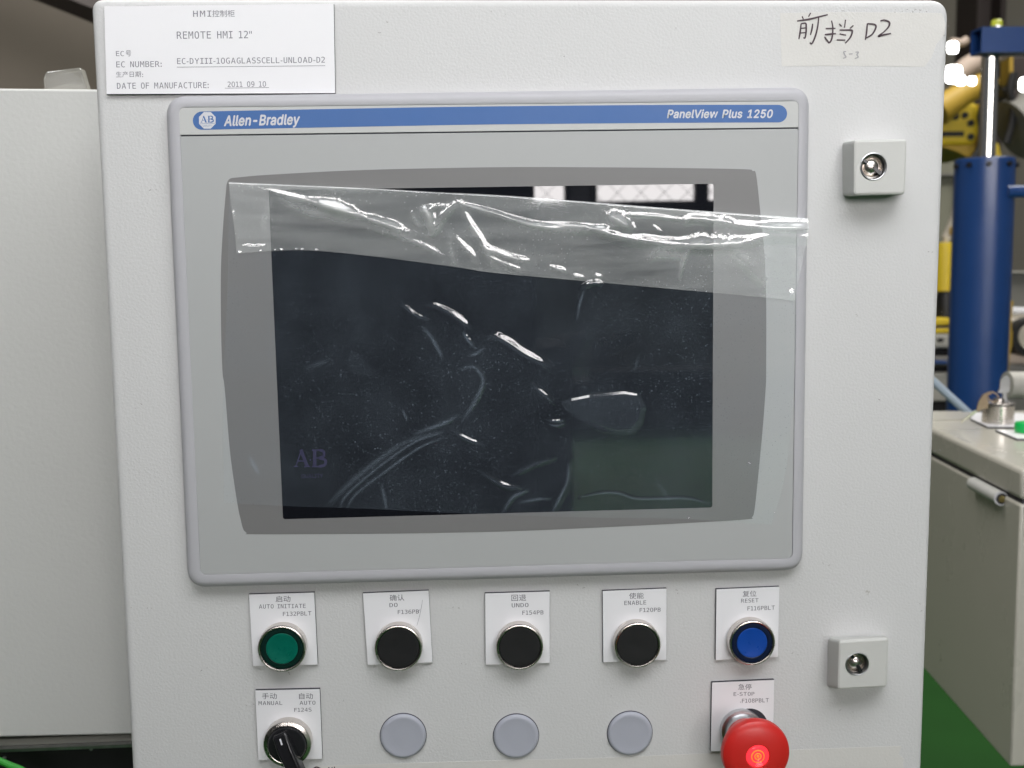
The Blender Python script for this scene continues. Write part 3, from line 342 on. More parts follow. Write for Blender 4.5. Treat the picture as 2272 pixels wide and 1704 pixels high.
48: (215, (84,131,86,139,91,147,98,152,107,154,116,152,124,147,129,139,131,131,129,122,124,114,116,109,107,107,98,109,91,114,86,121,107,237,86,230,71,210,62,177,58,130,62,83,71,49,86,29,107,23,129,29,144,49,153,83,156,130,153,177,144,210,129,230,107,265,144,256,170,231,186,188,192,130,186,71,170,29,144,3,107,-5,71,3,44,29,28,71,23,130,28,188,44,231,71,256,), (47,33,32,46,33,47,46,16,33,16,34,33,46,17,16,31,34,16,45,17,46,31,35,34,45,18,17,30,35,31,45,19,18,29,35,30,44,19,45,29,36,35,44,20,19,28,36,29,3,5,4,2,5,3,2,6,5,1,6,2,1,7,6,0,7,1,0,8,7,15,8,0,15,9,8,43,20,44,43,21,20,27,36,28,27,37,36,15,10,9,14,10,15,14,11,10,13,11,14,13,12,11,43,22,21,26,37,27,26,38,37,42,22,43,42,23,22,25,38,26,42,24,23,24,38,25,41,24,42,24,39,38,41,39,24,40,39,41,)),
49: (215, (47,30,102,30,102,228,43,215,43,247,101,260,136,260,136,30,190,30,190,0,47,0,), (4,6,5,4,2,6,2,7,6,3,2,4,1,7,2,10,1,0,10,7,1,10,8,7,10,9,8,)),
50: (215, (65,30,184,30,184,0,26,0,26,30,57,62,83,90,104,113,117,127,132,146,140,162,145,175,147,189,143,208,134,223,119,232,99,235,82,234,65,229,48,222,29,212,29,247,46,255,64,260,81,264,98,265,132,260,159,244,177,221,183,191,181,174,175,158,165,140,150,121,138,107,121,89,98,65,), (24,26,25,23,26,24,22,26,23,22,27,26,21,27,22,20,19,21,19,18,21,18,17,21,17,27,21,17,16,27,16,15,27,15,28,27,14,28,15,13,28,14,13,29,28,12,29,13,12,30,29,11,30,12,10,30,11,10,31,30,9,31,10,9,32,31,8,32,9,8,33,32,7,33,8,7,34,33,6,34,7,6,35,34,5,35,6,5,36,35,5,0,36,4,0,5,3,0,4,3,1,0,3,2,1,)),
51: (215, (135,139,158,130,174,115,184,96,188,72,182,40,164,15,135,0,97,-5,79,-4,60,-2,42,2,24,8,24,43,41,35,59,29,76,26,93,25,119,28,138,38,149,54,153,75,149,96,138,111,119,121,96,124,69,124,69,153,96,153,117,156,133,164,144,177,147,194,144,211,134,224,119,232,98,235,83,234,66,232,49,227,32,221,32,253,52,258,69,262,85,264,98,265,133,260,159,246,176,223,182,195,179,175,170,159,155,147,), (44,46,45,43,46,44,42,46,43,42,47,46,41,47,42,40,39,41,39,38,41,38,37,41,37,47,41,37,36,47,36,35,47,35,48,47,34,48,35,33,48,34,33,49,48,32,49,33,32,50,49,31,50,32,30,50,31,30,51,50,29,51,30,29,52,51,28,52,29,26,28,27,26,52,28,26,0,52,26,1,0,26,25,1,25,2,1,24,2,25,23,2,24,23,3,2,22,3,23,21,3,22,21,4,3,20,4,21,20,5,4,19,5,20,12,14,13,19,6,5,18,6,19,12,15,14,12,16,15,17,6,18,12,17,16,12,6,17,12,7,6,11,7,12,10,7,11,10,8,7,9,8,10,)),
52: (215, (128,228,46,91,128,91,122,260,163,260,163,91,198,91,198,62,163,62,163,0,128,0,128,62,18,62,18,95,), (13,0,3,0,4,3,0,5,4,13,1,0,2,5,0,12,1,13,12,2,1,12,5,2,12,6,5,12,7,6,11,7,12,10,8,11,8,7,11,10,9,8,)),
53: (215, (36,260,168,260,168,230,68,230,68,166,76,169,83,171,91,172,98,172,135,166,162,148,180,120,186,83,180,47,161,19,132,1,93,-5,74,-4,56,-2,39,1,25,6,25,42,41,34,57,29,73,26,90,25,116,28,135,40,147,58,151,83,147,108,134,127,115,138,89,142,75,141,62,139,49,135,36,129,), (37,3,0,3,1,0,3,2,1,37,4,3,7,9,8,6,9,7,5,9,6,4,9,5,37,36,4,36,9,4,36,35,9,35,34,9,34,10,9,34,33,10,33,32,10,32,11,10,31,11,32,30,11,31,30,12,11,29,12,30,28,12,29,28,13,12,27,13,28,27,14,13,20,22,21,26,14,27,20,23,22,20,24,23,25,14,26,20,25,24,20,14,25,20,15,14,19,15,20,18,15,19,18,16,15,17,16,18,)),
54: (215, (173,254,173,222,161,227,149,232,137,234,123,235,94,229,73,210,60,179,56,136,66,151,79,163,95,170,113,172,146,166,171,149,186,121,192,83,186,46,170,18,145,1,111,-5,71,3,44,27,28,69,23,130,29,188,48,230,79,256,122,265,135,264,148,262,160,259,110,144,90,140,75,128,65,109,62,83,65,58,75,39,90,27,110,22,130,26,145,38,154,57,157,83,154,110,145,129,130,140,), (28,30,29,28,31,30,28,32,31,28,0,32,27,0,28,27,5,0,5,4,0,4,3,0,3,2,0,2,1,0,27,6,5,26,6,27,26,7,6,26,8,7,25,8,26,25,9,8,12,14,13,11,14,12,11,15,14,10,15,11,9,33,10,33,15,10,33,48,15,48,16,15,9,34,33,47,16,48,9,35,34,25,35,9,24,35,25,46,16,47,24,36,35,46,17,16,45,17,46,24,37,36,24,38,37,44,17,45,44,18,17,23,38,24,23,39,38,43,18,44,43,19,18,23,40,39,42,19,43,22,40,23,22,41,40,41,19,42,22,19,41,22,20,19,21,20,22,)),
55: (215, (24,260,188,260,188,245,95,0,58,0,149,230,24,230,), (6,1,0,6,2,1,6,5,2,5,3,2,4,3,5,)),
56: (215, (107,123,86,120,71,110,61,94,58,73,61,52,71,36,87,26,107,22,128,26,144,36,153,52,157,73,153,94,144,110,128,120,77,138,57,146,42,159,32,177,29,197,34,225,50,246,75,260,107,265,140,260,165,246,180,225,186,197,183,177,173,159,158,146,138,138,161,129,178,115,188,95,192,70,186,38,169,15,143,0,107,-5,72,0,45,15,28,38,23,69,26,95,37,115,54,129,64,194,67,176,75,162,89,154,107,151,126,154,140,162,148,176,151,194,148,213,140,226,126,235,107,237,89,235,75,226,67,213,), (23,25,24,22,25,23,22,26,25,21,61,22,61,26,22,61,60,26,60,59,26,59,27,26,58,27,59,21,62,61,57,27,58,21,63,62,20,63,21,57,28,27,56,28,57,20,48,63,19,48,20,56,29,28,19,49,48,55,29,56,18,49,19,55,30,29,18,50,49,54,30,55,18,51,50,53,30,54,17,51,18,53,31,30,17,52,51,52,31,53,17,31,52,16,31,17,16,32,31,47,32,16,47,33,32,47,0,33,0,34,33,46,0,47,46,1,0,15,34,0,46,2,1,14,34,15,14,35,34,45,2,46,45,3,2,13,35,14,13,36,35,44,3,45,44,4,3,12,36,13,44,5,4,11,36,12,11,37,36,43,5,44,43,6,5,10,37,11,10,38,37,42,6,43,42,7,6,9,38,10,42,8,7,8,38,9,42,38,8,42,39,38,41,39,42,41,40,39,)),
57: (215, (104,115,124,119,139,131,149,151,152,176,149,202,139,221,124,233,104,237,83,233,69,222,60,203,57,176,60,150,69,131,83,119,41,5,41,38,52,32,64,28,77,25,90,25,120,31,141,50,154,81,158,124,148,108,135,97,119,90,101,88,68,94,43,111,27,139,22,177,27,214,43,242,69,259,103,265,142,256,169,232,185,190,190,130,184,72,165,30,134,4,92,-5,79,-4,66,-2,53,1,), (36,38,37,35,38,36,35,8,38,8,39,38,34,9,35,9,8,35,7,39,8,34,10,9,6,39,7,6,40,39,34,11,10,5,40,6,33,11,34,33,12,11,4,40,5,4,41,40,32,12,33,32,13,12,3,41,4,2,41,3,32,14,13,31,14,32,1,41,2,31,15,14,1,25,41,25,42,41,1,26,25,24,42,25,0,26,1,31,0,15,31,26,0,30,26,31,30,27,26,30,28,27,29,28,30,23,42,24,23,43,42,22,43,23,16,18,17,16,19,18,21,43,22,21,44,43,16,20,19,16,21,20,16,44,21,48,44,16,48,45,44,47,45,48,46,45,47,)),
58: (215, (85,53,129,53,129,0,85,0,85,185,129,185,129,132,85,132,), (7,5,4,7,6,5,3,1,0,3,2,1,)),
45: (215, (62,112,153,112,153,83,62,83,), (3,1,0,3,2,1,)),
46: (215, (85,53,129,53,129,0,85,0,), (3,1,0,3,2,1,)),
34: (215, (89,260,89,163,59,163,59,260,156,260,156,163,126,163,126,260,), (6,4,7,6,5,4,2,0,3,2,1,0,))}
GLY = {}
for face, table in (("I", GROTESQUE), ("M", LABEL_LETTERS)):
    for code, (adv, pts, tri) in table.items():
        GLY[face+chr(code)] = (adv, np.array(pts,float).reshape(-1,2), [tuple(tri[i:i+3]) for i in range(0,len(tri),3)])
GLY["M0"] = GLY["MO"]
def glyph_mesh(body, face, shear, bold, space):
    V = []; F = []; x = 0.0
    for ch in body:
        if ch == " ": x += (140 if face == 'I' else 190)*space; continue
        adv, P, T = GLY[face+ch]
        if face == 'M': lo, hi = P[:,0].min(), P[:,0].max(); P = P-[lo,0]; adv = (hi-lo)*1.0+52*space
        for k_, (dx, dy) in enumerate([(0,0)] if not bold else [(-bold,0),(bold,0),(0,bold),(0,-bold),(-bold*.7,-bold*.7),(bold*.7,bold*.7)]):
            o = len(V); V += [(x+p[0]+dx+shear*p[1],p[1]+dy,k_*0.004) for p in P]; F += [tuple(i+o for i in t) for t in T]
        x += adv*(space if face == 'I' else 1.0)
    return np.array(V), F
def text(body, k, xl, xr, yl, yr, hpx, h, mt, parent, bbox=False, shear=0.0, bold=0.0, name="lettering", space=1.0, face="M"):
    """flat print: the ink runs from (xl,yl) to (xr,yr) along its base and is hpx tall (in the units of the close-up k)"""
    if all(ord(c) < 128 for c in body):
        V, F = glyph_mesh(body, face, shear, bold, space)
    else:
        cu = bpy.data.curves.new("t",'FONT'); cu.body = body; cu.resolution_u = 3; cu.space_character = space
        ob = bpy.data.objects.new("t", cu); C.objects.link(ob)
        dg = bpy.context.evaluated_depsgraph_get(); me = bpy.data.meshes.new_from_object(ob.evaluated_get(dg))
        V = np.array([v.co[:] for v in me.vertices]); F = [tuple(p.vertices) for p in me.polygons]
        bpy.data.objects.remove(ob); bpy.data.meshes.remove(me); bpy.data.curves.remove(cu)
    x0, x1 = V[:,0].min(), V[:,0].max(); b0 = V[:,1].min() if bbox else 0.0; t1 = V[:,1].max()
    a = q2(k,xl,yl,h); b = q2(k,xr,yr,h); up = q2(k,(xl+xr)/2,(yl+yr)/2-hpx,h)-q2(k,(xl+xr)/2,(yl+yr)/2,h)
    up = np.array([up[0]*0.5, up[1]])
    out = []
    for v in V:
        s = (v[0]-x0)/(x1-x0); t = (v[1]-b0)/(t1-b0); q = a+(b-a)*s+up*t; out.append((q[0],-(h+v[2])/1000,q[1]))
    return put(name, out, F, mt, parent, smooth=False)

# ------------------------------------------------------------------ the hall
def struct(o): return tag(o, kind='structure')
FLOOR = mat("green_floor_paint", (0.014,0.068,0.012), 0.75, spec=0.15, bump=[(120,0.3)], var=(2.5,0.22), grime=(3.1,0.66,(0.05,0.06,0.03)))
fl = struct(put("floor", [(-30,-16,0),(30,-16,0),(30,14,0),(-30,14,0)], [(0,1,2,3)], FLOOR, smooth=False))
FLOOR_BRIGHT = mat("brightened_green_floor", (0.015,0.14,0.028), 0.7, spec=0.1, var=(1.1,0.45), grime=(1.7,0.60,(0.012,0.06,0.015)))  # lighter copy of the floor green, strengthens its reflection in the screen
struct(put("bright_floor_patch", [(0.35,-7.8,0.004),(5,-7.8,0.004),(5,-2.6,0.004),(0.35,-2.6,0.004)], [(0,1,2,3)], FLOOR_BRIGHT, smooth=False))
WALLM = mat("brown_grey_cladding", (0.15,0.14,0.115), 0.8, var=(0.8,0.12), bump=[(6,3)])
V, F = box(-14,16,9.0,9.3,0,9)
struct(put("back_wall", V, F, WALLM, smooth=False))
COLM = mat("dark_brown_steel", (0.028,0.019,0.017), 0.6, var=(2,0.2))
# dark steel column and rails against the back wall
a = W(*z('r1',640,0),8.7); b = W(*z('r1',860,0),8.7)
V, F = merge([box(a[0],a[0]+0.05,8.60,8.99,0,8.5), box(b[0]-0.05,b[0],8.60,8.99,0,8.5), box(a[0]+0.05,b[0]-0.05,8.78,8.82,0,8.5)])
c_ = put("steel_column", V, F, COLM); tag(c_, "dark brown steel column against the back wall behind the blue crossbeam", "column")

# window wall behind the photographer (seen in the screen's reflection), bright with daylight
FRAME = mat("window_frame_grey", (0.10,0.095,0.085), 0.6, var=(3,0.1))
PANE = emis("daylit_pane", (1.0,0.96,0.955), WIN)
V, F = box(-12,12,-14.4,-14.1,0,2.28); V2, F2 = box(-12,12,-14.4,-14.1,6.25,9)
ww = struct(put("window_wall", *merge([(V,F),(V2,F2)]), WALLM, smooth=False))
wx = -4.72+0.0; first = None
for wx in (-4.72,-2.86,-1.0,0.86,2.72,4.32,5.92):
    if first is None:
        root = thing("factory_window", "tall daylit factory window mirrored in the top of the screen", "window", (0,-14.2,2.3), "factory windows mirrored in the screen")
        V, F = merge([box(-0.78,-0.70,-14.30,-14.14,2.30,6.2), box(0.70,0.78,-14.30,-14.14,2.30,6.2), box(-0.70,0.70,-14.30,-14.14,2.30,2.34), box(-0.70,0.70,-14.30,-14.14,6.1,6.2)])
        put("window_frame", V, F, FRAME, root, smooth=False)
        for zz in (2.35,3.61,4.87):
            V, F = box(-0.695,0.695,-14.24,-14.22,zz,zz+1.235); put("pane", V, F, PANE, root, smooth=False)
        first = root; kids = [o for o in bpy.data.objects if o.parent == root]; root.location.x = wx
    else:
        r_ = first.copy(); C.objects.link(r_); r_.location.x = wx
        for ch in kids: c2 = ch.copy(); C.objects.link(c2); c2.parent = r_
# safety fence mirrored in the screen, and dark blocks added to shape its reflections
root = thing("mesh_fence", "dark wire mesh safety fence mirrored in the strip of bare screen", "fence", (1.5,-4.2,0))
for xx in (-0.8,2.9):
    V, F = box(xx,xx+0.05,-4.24,-4.18,0,2.5); put("fence_post", V, F, COLM, root)
parts = []; sp = 0.11
for k in range(-26,30):
    for s in (-1,1):
        x0 = 0.3+k*sp; p0 = Vector((x0,-4.2,0.9)); p1 = Vector((x0+s*1.6,-4.2,2.5))
        parts.append(tube([p0,p1],0.0014,3,False))
o = put("wire_mesh", *merge(parts), COLM, root); tag(o, kind='stuff')
DARKM = mat("dark_block_paint", (0.014,0.015,0.018), 0.9, spec=0.05, var=(2,0.3))
V, F = merge([box(-5.0,0.26,-3.6,-3.0,0,2.02), box(0.261,0.40,-3.58,-3.1,0,1.15)])  # added block, keeps the windows out of the screen's left part
bevel(tag(put("dark_block", V, F, DARKM), "added dark block hiding the windows mirrored in the left of the screen", "machine"), 0.01)
V, F = merge([box(-1,6,-9.0,-8.4,0,0.42), box(1.2,2.4,-8.9,-8.5,0.42,0.5)])  # added low block, darkens the mirrored floor beyond it
bevel(tag(put("low_dark_block", V, F, DARKM), "long low dark block added to cut off the mirrored green floor", "machine"), 0.01)

# ------------------------------------------------------------------ the control cabinet
cab = thing("control_cabinet", "light grey powder coated control cabinet filling the middle of the picture", "control cabinet", (0.02,0.2,0))
TL = p2(203,-4,0); TR = p2(2107,-2,0); 
def edge(xa, ya, xb, yb, zz):
    a = p2(xa,ya); b = p2(xb,yb); t = (zz-a[1])/(b[1]-a[1]); return a[0]+(b[0]-a[0])*t
ztop = (TL[1]+TR[1])/2; zb = 0.62
xl0, xl1 = edge(205,100,288,1690,ztop), edge(205,100,288,1690,zb); xr0, xr1 = edge(2104,100,2045,1690,ztop), edge(2104,100,2045,1690,zb)
xl = (edge(205,100,288,1690,CZ)); xr = edge(2104,100,2045,1690,CZ)
D = rounded([(xl1*0.7+xl*0.3,zb),(xr1*0.7+xr*0.3,zb),(xr0,TR[1]),(xl0,TL[1])],[0.006,0.006,0.0115,0.0075],8)
dl = [(inset(D,0.001),-24),(D,-22),(D,-4.2),(inset(D,0.0005),-2.3),(inset(D,0.0016),-0.9),(inset(D,0.0032),-0.2),(inset(D,0.0052),0)]
put("door", *loft(dl), DOOR, cab, ang=60)
V, F = box(xl+0.012,xr-0.012,0.0245,0.30,0.60,ztop-0.012)
bevel(put("housing", V, F, DOOR, cab), 0.004)
V, F = box(xl+0.05,xr-0.05,0.06,0.28,0,0.60); put("stand", V, F, COLM, cab)

# scuffs and specks of dirt on the paint
SC = mat("dark_scuff", (0.25,0.24,0.23), 0.7); r9 = np.random.default_rng(21); parts = []
spots = [(2010,25),(2030,22),(2045,28),(2062,31),(1985,28),(1860,27),(2098,60),(2094,75),(1040,1474),(1360,1535),(760,1560),(640,1490),(1290,1300),(1010,1350),(340,420),(300,900),(330,1350),(1900,700),(1985,1180),(1960,900),(1830,1250),(1880,1580),(2060,560),(2040,1350),(1500,1320),(1120,1640),(560,1560),(450,1480),(1770,1450),(1690,1330),(850,60),(1250,120),(1500,60),(1100,30),(2085,700),(2074,1000)]
for i, (px, py) in enumerate(spots):
    for j in range(2 if i > 6 else 4):
        a = p2(px+r9.normal()*7, py+r9.normal()*5, 0.05); t = r9.uniform(0,6.3); L_ = r9.uniform(0.0004,0.0022)
        b = a+np.array([math.cos(t),math.sin(t)*0.6])*L_
        parts.append(ribbon([a,(a+b)/2+r9.normal(size=2)*0.0002,b], r9.uniform(0.00015,0.0004), 0.05+0.002*i))
tag(put("scuffs", *merge(parts), SC, cab, smooth=False), kind='stuff')
# quarter-turn locks
def dens(P, k=6):
    Q = np.roll(P,-1,0); return np.concatenate([P[i:i+1]+(Q[i]-P[i])*np.linspace(0,1,k+1)[:-1,None] if np.linalg.norm(Q[i]-P[i])>0.002 else P[i:i+1] for i in range(len(P))])
def lock(corners, base, cx, cy, rpx, slot):
    hh = 18.0; P = dens(rounded(ccw([p2(*c, hh) for c in corners]),0.0026,4),14); Bq = dens(rounded(ccw([p2(*c, 0) for c in base]),0.0026,4),14)
    if len(Bq) != len(P): Bq = P
    body = put("lock", *loft([(Bq,0.02),(P,hh-1.6),(inset(P,0.0005),hh-0.5),(inset(P,0.0016),hh)], cap_end=False), LOCKM, cab)
    c = p2(cx,cy,hh); R = rpx/PX_F*(0.669-hh/1000)/1.0
    n = len(P); Q = inset(P,0.0016); an = np.arctan2(Q[:,1]-c[1],Q[:,0]-c[0])
    ring = np.stack([c[0]+R*np.cos(an), c[1]+R*np.sin(an)],1)
    V, F = loft([(Q,hh),(ring,hh),(ring,hh-6.9)], cap_end=True)
    put("lock_face", V, F, LOCKM, body, smooth=False)
    rm = R*1000
    lathe_at("lock_ring", [(rm*0.99,hh-7),(rm*0.99,hh+0.15),(rm*0.94,hh+0.35),(rm*0.90,hh+0.15),(rm*0.88,hh-7)], c, STEEL, body, cap=False)
    lathe_at("lock_barrel", [(rm*0.87,hh-6.8),(rm*0.84,hh-3.0),(rm*0.72,hh-2.2),(rm*0.66,hh-4.2),(rm*0.58,hh-4.6),(rm*0.5,hh-2.6),(rm*0.36,hh-1.6),(rm*0.15,hh-1.2),(0.05,hh-1.15)], c, CHROME, body, 48)
    a = math.radians(slot); u = np.array([math.cos(a),math.sin(a)]); v = np.array([-u[1],u[0]])
    P4 = ccw([c+u*R*0.84+v*R*0.16, c+u*R*0.1+v*R*0.14, c+u*R*0.1-v*R*0.14, c+u*R*0.84-v*R*0.16])
    put("lock_slot", *slab(P4,hh-6,hh-1.0,0.3), BLACK_G, body)
    P4 = ccw([c-u*R*0.84+v*R*0.12, c-u*R*0.45+v*R*0.12, c-u*R*0.45-v*R*0.12, c-u*R*0.84-v*R*0.12])
    put("lock_slot", *slab(P4,hh-6,hh-1.6,0.3), BLACK_G, body)
    return body
g1 = [z('Cc',1098,868),z('Cc',1480,861),z('Cc',1468,1186),z('Cc',1100,1206)]; g2_ = [z('b3',1320,528),z('b3',1838,508),z('b3',1822,945),z('b3',1312,962)]
f1 = [z('Cc',1168,857),z('Cc',1499,851),z('Cc',1487,1193),z('Cc',1166,1200)]
f2 = [z('b3',1412,556),z('b3',1852,528),z('b3',1838,962),z('b3',1400,984)]
l1 = lock(f1, g1, *z('Cc',1288,1022), 31, -38); l2 = lock(f2, g2_, *z('b3',1572,757), 28.5, -62)
l1["label"] = "upper square grey lock beside the screen's top corner"; l2["label"] = "lower square grey lock right of the blue button"

# ------------------------------------------------------------------ tape labels and nameplate on the door
tape = [z('t',62,160),z('t',600,148),z('t',1300,150),z('t',2040,160),z('t',2095,300),z('t',2075,420),z('t',1980,540),z('t',1920,700),z('t',1835,818),z('t',900,808),z('t',80,812),z('t',70,500)]
P = ccw([p2(*q,0.2) for q in tape]); tp = thing("tape_label", "pale masking tape with handwritten marker characters at the cabinet's top right", "tape label", (*p2(1800,80)[:1],0,p2(1800,80)[1]))
put("tape", *slab(P,0.02,0.14,0.05), TAPE, tp)
STR = [[(330,200),(345,235)],[(435,158),(408,205)],[(268,258),(420,235),(645,180)],[(318,290),(305,400),(290,480)],[(318,290),(372,286),(380,330),(378,400),(365,465),(345,462)],
 [(320,348),(372,343)],[(315,405),(372,400)],[(460,290),(450,360),(432,430)],[(535,200),(520,330),(490,450),(450,535),(425,522)],
 [(692,252),(707,350),(695,470),(665,522),(640,500),(605,450)],[(620,350),(740,348)],[(608,425),(665,420),(745,412)],[(862,242),(850,340)],[(785,292),(815,325)],[(960,312),(915,350)],
 [(790,368),(925,370),(945,390),(920,460),(860,530)],[(790,415),(870,432)],[(755,490),(860,492)],
 [(1130,290),(1120,400),(1105,490)],[(1130,290),(1215,300),(1235,335),(1190,420),(1110,470)],[(1290,258),(1340,248),(1400,275),(1390,330),(1330,395)],[(1330,395),(1265,445),(1330,428),(1420,410)]]
put("handwriting", *merge([ribbon([q2('t',*q,0.36) for q in s_], 0.00105, 0.36+0.004*i) for i, s_ in enumerate(STR)]), MARKER, tp, smooth=False)
ST2 = [[(870,632),(842,636),(852,672),(868,700),(832,716)],[(905,664),(950,660)],[(985,640),(1020,640),(1003,672),(1018,700),(975,718)]]
put("handwriting", *merge([ribbon([q2('t',*q,0.36) for q in s_], 0.0008, 0.36) for s_ in ST2]), PENCIL, tp, smooth=False)

bt = [z('s',700,1700),z('s',1000,1690),z('s',1300,1683),z('s',1751,1664),z('s',2000,1655),z('s',1999,1662),z('s',1994,1673),z('s',2006,1684),z('s',2003,1692),z('s',2014,1740),z('s',690,1760)]
P = ccw([p2(*q,0.2) for q in bt]); t2 = thing("tape_strip", "long cream masking tape strip along the bottom edge under the red stop button", "tape", (0.1,0,CZ-0.31))
put("tape", *slab(P,0.02,0.13,0.05), TAPE, t2)
V = [ribbon([q2('s',*q,0.34) for q in s_],0.0009,0.34) for s_ in ([(693,1708),(702,1702),(712,1706)],[(728,1709),(730,1702)],[(737,1702),(736,1712)],[(742,1701),(741,1712)])]
put("handwriting", *merge(V), MARKER, t2, smooth=False)

npl = thing("nameplate", "large white nameplate card at the cabinet's top left corner", "nameplate", (p2(480,110)[0],0,p2(480,110)[1]))
P = ccw([q2('A',638,38,2.5),q2('A',2048,22,2.5),q2('A',2057,572,2.5),q2('A',653,578,2.5)])
put("plate", *slab(P,0.02,2.4,0.1), PLATE_CORE, npl); put("plate_face", *slab(inset(P,0.0001),2.42,2.52,0.04), PLATE, npl)
H = 2.6
T = lambda s, xl, xr, yl, yr, hp, **k: text(s,'A',xl,xr,yl,yr,hp,H,INK2,npl,**k)
T("HMI",1185,1297,103,102,37,space=1.5); T("控制柜",1303,1440,104,103,42,bbox=True)
T("REMOTE HMI 12\"",1085,1545,238,234,45)
T("EC",712,760,344,344,31); T("号",772,805,345,345,36,bbox=True)
T("EC NUMBER:",714,992,413,410,36); T("EC-DYIII-10GAGLASSCELL-UNLOAD-D2",1087,1993,393,384,36)
T("生产日期",712,865,475,473,36,bbox=True); T(":",873,878,473,473,20)
T("DATE OF MANUFACTURE:",718,1280,545,540,37); T("2011 09 10",1397,1632,534,531,33)
for a_, b_ in (((1085,412),(1995,403)),((1380,541),(1650,537))):
    put("underline", *ribbon([q2('A',*a_,H),q2('A',*b_,H)],0.00028,H,False), INK2, npl, smooth=False)

# ------------------------------------------------------------------ the terminal
hm = thing("operator_terminal", "wide grey operator terminal with a dark touch screen and blue title band", "touch terminal", (0,0,CZ))
O4 = [p2(*c,5) for c in ((367,213.2),(1795.7,192.3),(1780.5,1265),(417,1304))]
O = rounded(O4,0.0125,12)
I4 = [p2(*c,9.4) for c in ((396.2,237.6),(1773,223),(1759,1239.8),(444.0,1277))]
I = rounded(I4,0.0040,12)
fr_ = [(O,0.05),(O,3.5),(inset(O,0.0004),5.6),(inset(O,0.0014),7.6),(inset(O,0.0030),8.9),(inset(O,0.0048),9.45),(0.5*inset(O,0.0048)+0.5*I,9.5),(I,9.4),(inset(I,0.0002),9.2),(inset(I,0.0002),7.5)]
put("bezel", *loft(fr_), RIM, hm, ang=50)
put("recess", *slab(inset(I,0.0004),7.3,7.9,0.05), GAP, hm)
P = rounded([p2(*c,9.25) for c in ((397.2,238.8),(1772,224.2),(1771.4,282.6),(397.4,299.4))],0.0008,4)
put("header_panel", *slab(P,7.6,9.25,0.15), HEAD, hm)
P = rounded([p2(*c,8.9) for c in ((397.6,302.6),(1771.4,285.4),(1757.4,1238.4),(445.2,1275.4))],0.0034,8)
# make the top corners tight and the bottom ones round
P4 = ccw([p2(*c,8.9) for c in ((397.6,302.6),(1771.0,285.6),(1757.2,1238.2),(445.4,1275.2))])
rr = [0.0034 if q[1] < CZ else 0.0008 for q in P4]
put("overlay", *slab(rounded(P4,rr,8),7.6,8.9,0.15), OVER, hm)
# blue band
up_ = [(448,247.3),(800,240.5),(1100,235.8),(1500,232.6),(1727,232.6)]; lo_ = [(1727,271.6),(1500,272.6),(1100,276.0),(800,281.2),(448,288.0)]
def arc_px(cx, cy, r, a0, a1, n=14): return [(cx+r*math.cos(math.radians(a0+(a1-a0)*i/n)), cy-r*math.sin(math.radians(a0+(a1-a0)*i/n))) for i in range(n+1)]
pts = spline(up_,4).tolist()+arc_px(1727,252.1,19.5,90,-90)[1:-1]+spline(lo_,4).tolist()+arc_px(448,267.7,20.3,270,90)[1:-1]
put("blue_band", *slab(ccw([p2(*q,9.3) for q in pts]),9.2,9.33,0.03), BLUE, hm)
bb = 9.40
cx, cy = z('lg',414,325)
oc = [(cx+19.9*math.cos(math.radians(22.5+45*i)), cy+19.9*math.sin(math.radians(22.5+45*i))) for i in range(8)]
put("logo_badge", *slab(ccw([p2(*q,9.38) for q in oc]),9.2,9.38,0.02), WHITE_PRINT, hm)
def serif_AB(k, x0, y0, x1, y1, h, mt, parent, name="lettering"):
    w_ = x1-x0; hh_ = y1-y0; parts = []
    def st(pts, wd): parts.append(ribbon([q2(k,x0+a*w_,y0+b*hh_,h) for a, b in pts], wd*w_/ZR[k][2]*0.000291, h+0.0015*len(parts), False))
    st([(0.06,1),(0.24,0)],0.035); st([(0.22,0),(0.42,1)],0.10); st([(0.12,0.66),(0.34,0.66)],0.04)
    st([(0.0,0.98),(0.14,0.98)],0.04); st([(0.32,0.98),(0.5,0.98)],0.04)
    st([(0.49,0.6),(0.53,0.6)],0.04)
    st([(0.64,0),(0.64,1)],0.10); st([(0.56,0.02),(0.8,0.02)],0.045); st([(0.56,0.98),(0.8,0.98)],0.045); st([(0.64,0.48),(0.82,0.48)],0.04)
    st([(0.78,0.02),(0.91,0.1),(0.91,0.38),(0.78,0.48)],0.08); st([(0.78,0.48),(0.96,0.6),(0.95,0.88),(0.78,0.98)],0.085)
    return put(name, *merge(parts), mt, parent, smooth=False)
serif_AB('lg',312,258,510,356,bb,BLUE,hm)
put("logo_rule", *ribbon([q2('lg',300,378,bb),q2('lg',528,372,bb)],0.0002,bb,False), BLUE, hm, smooth=False)
text("QUALITY",'lg',345,482,420,416,22,bb,BLUE,hm,face="I")
text("Allen-Bradley",'lg',668,1838,408,384,158,bb,WHITE_PRINT,hm,shear=0.2,bold=13,space=1.04,face="I")
text("PanelView Plus 1250",'Cc',22,672,723,722,52,bb,WHITE_PRINT,hm,shear=0.2,bold=12,space=1.04,face="I")
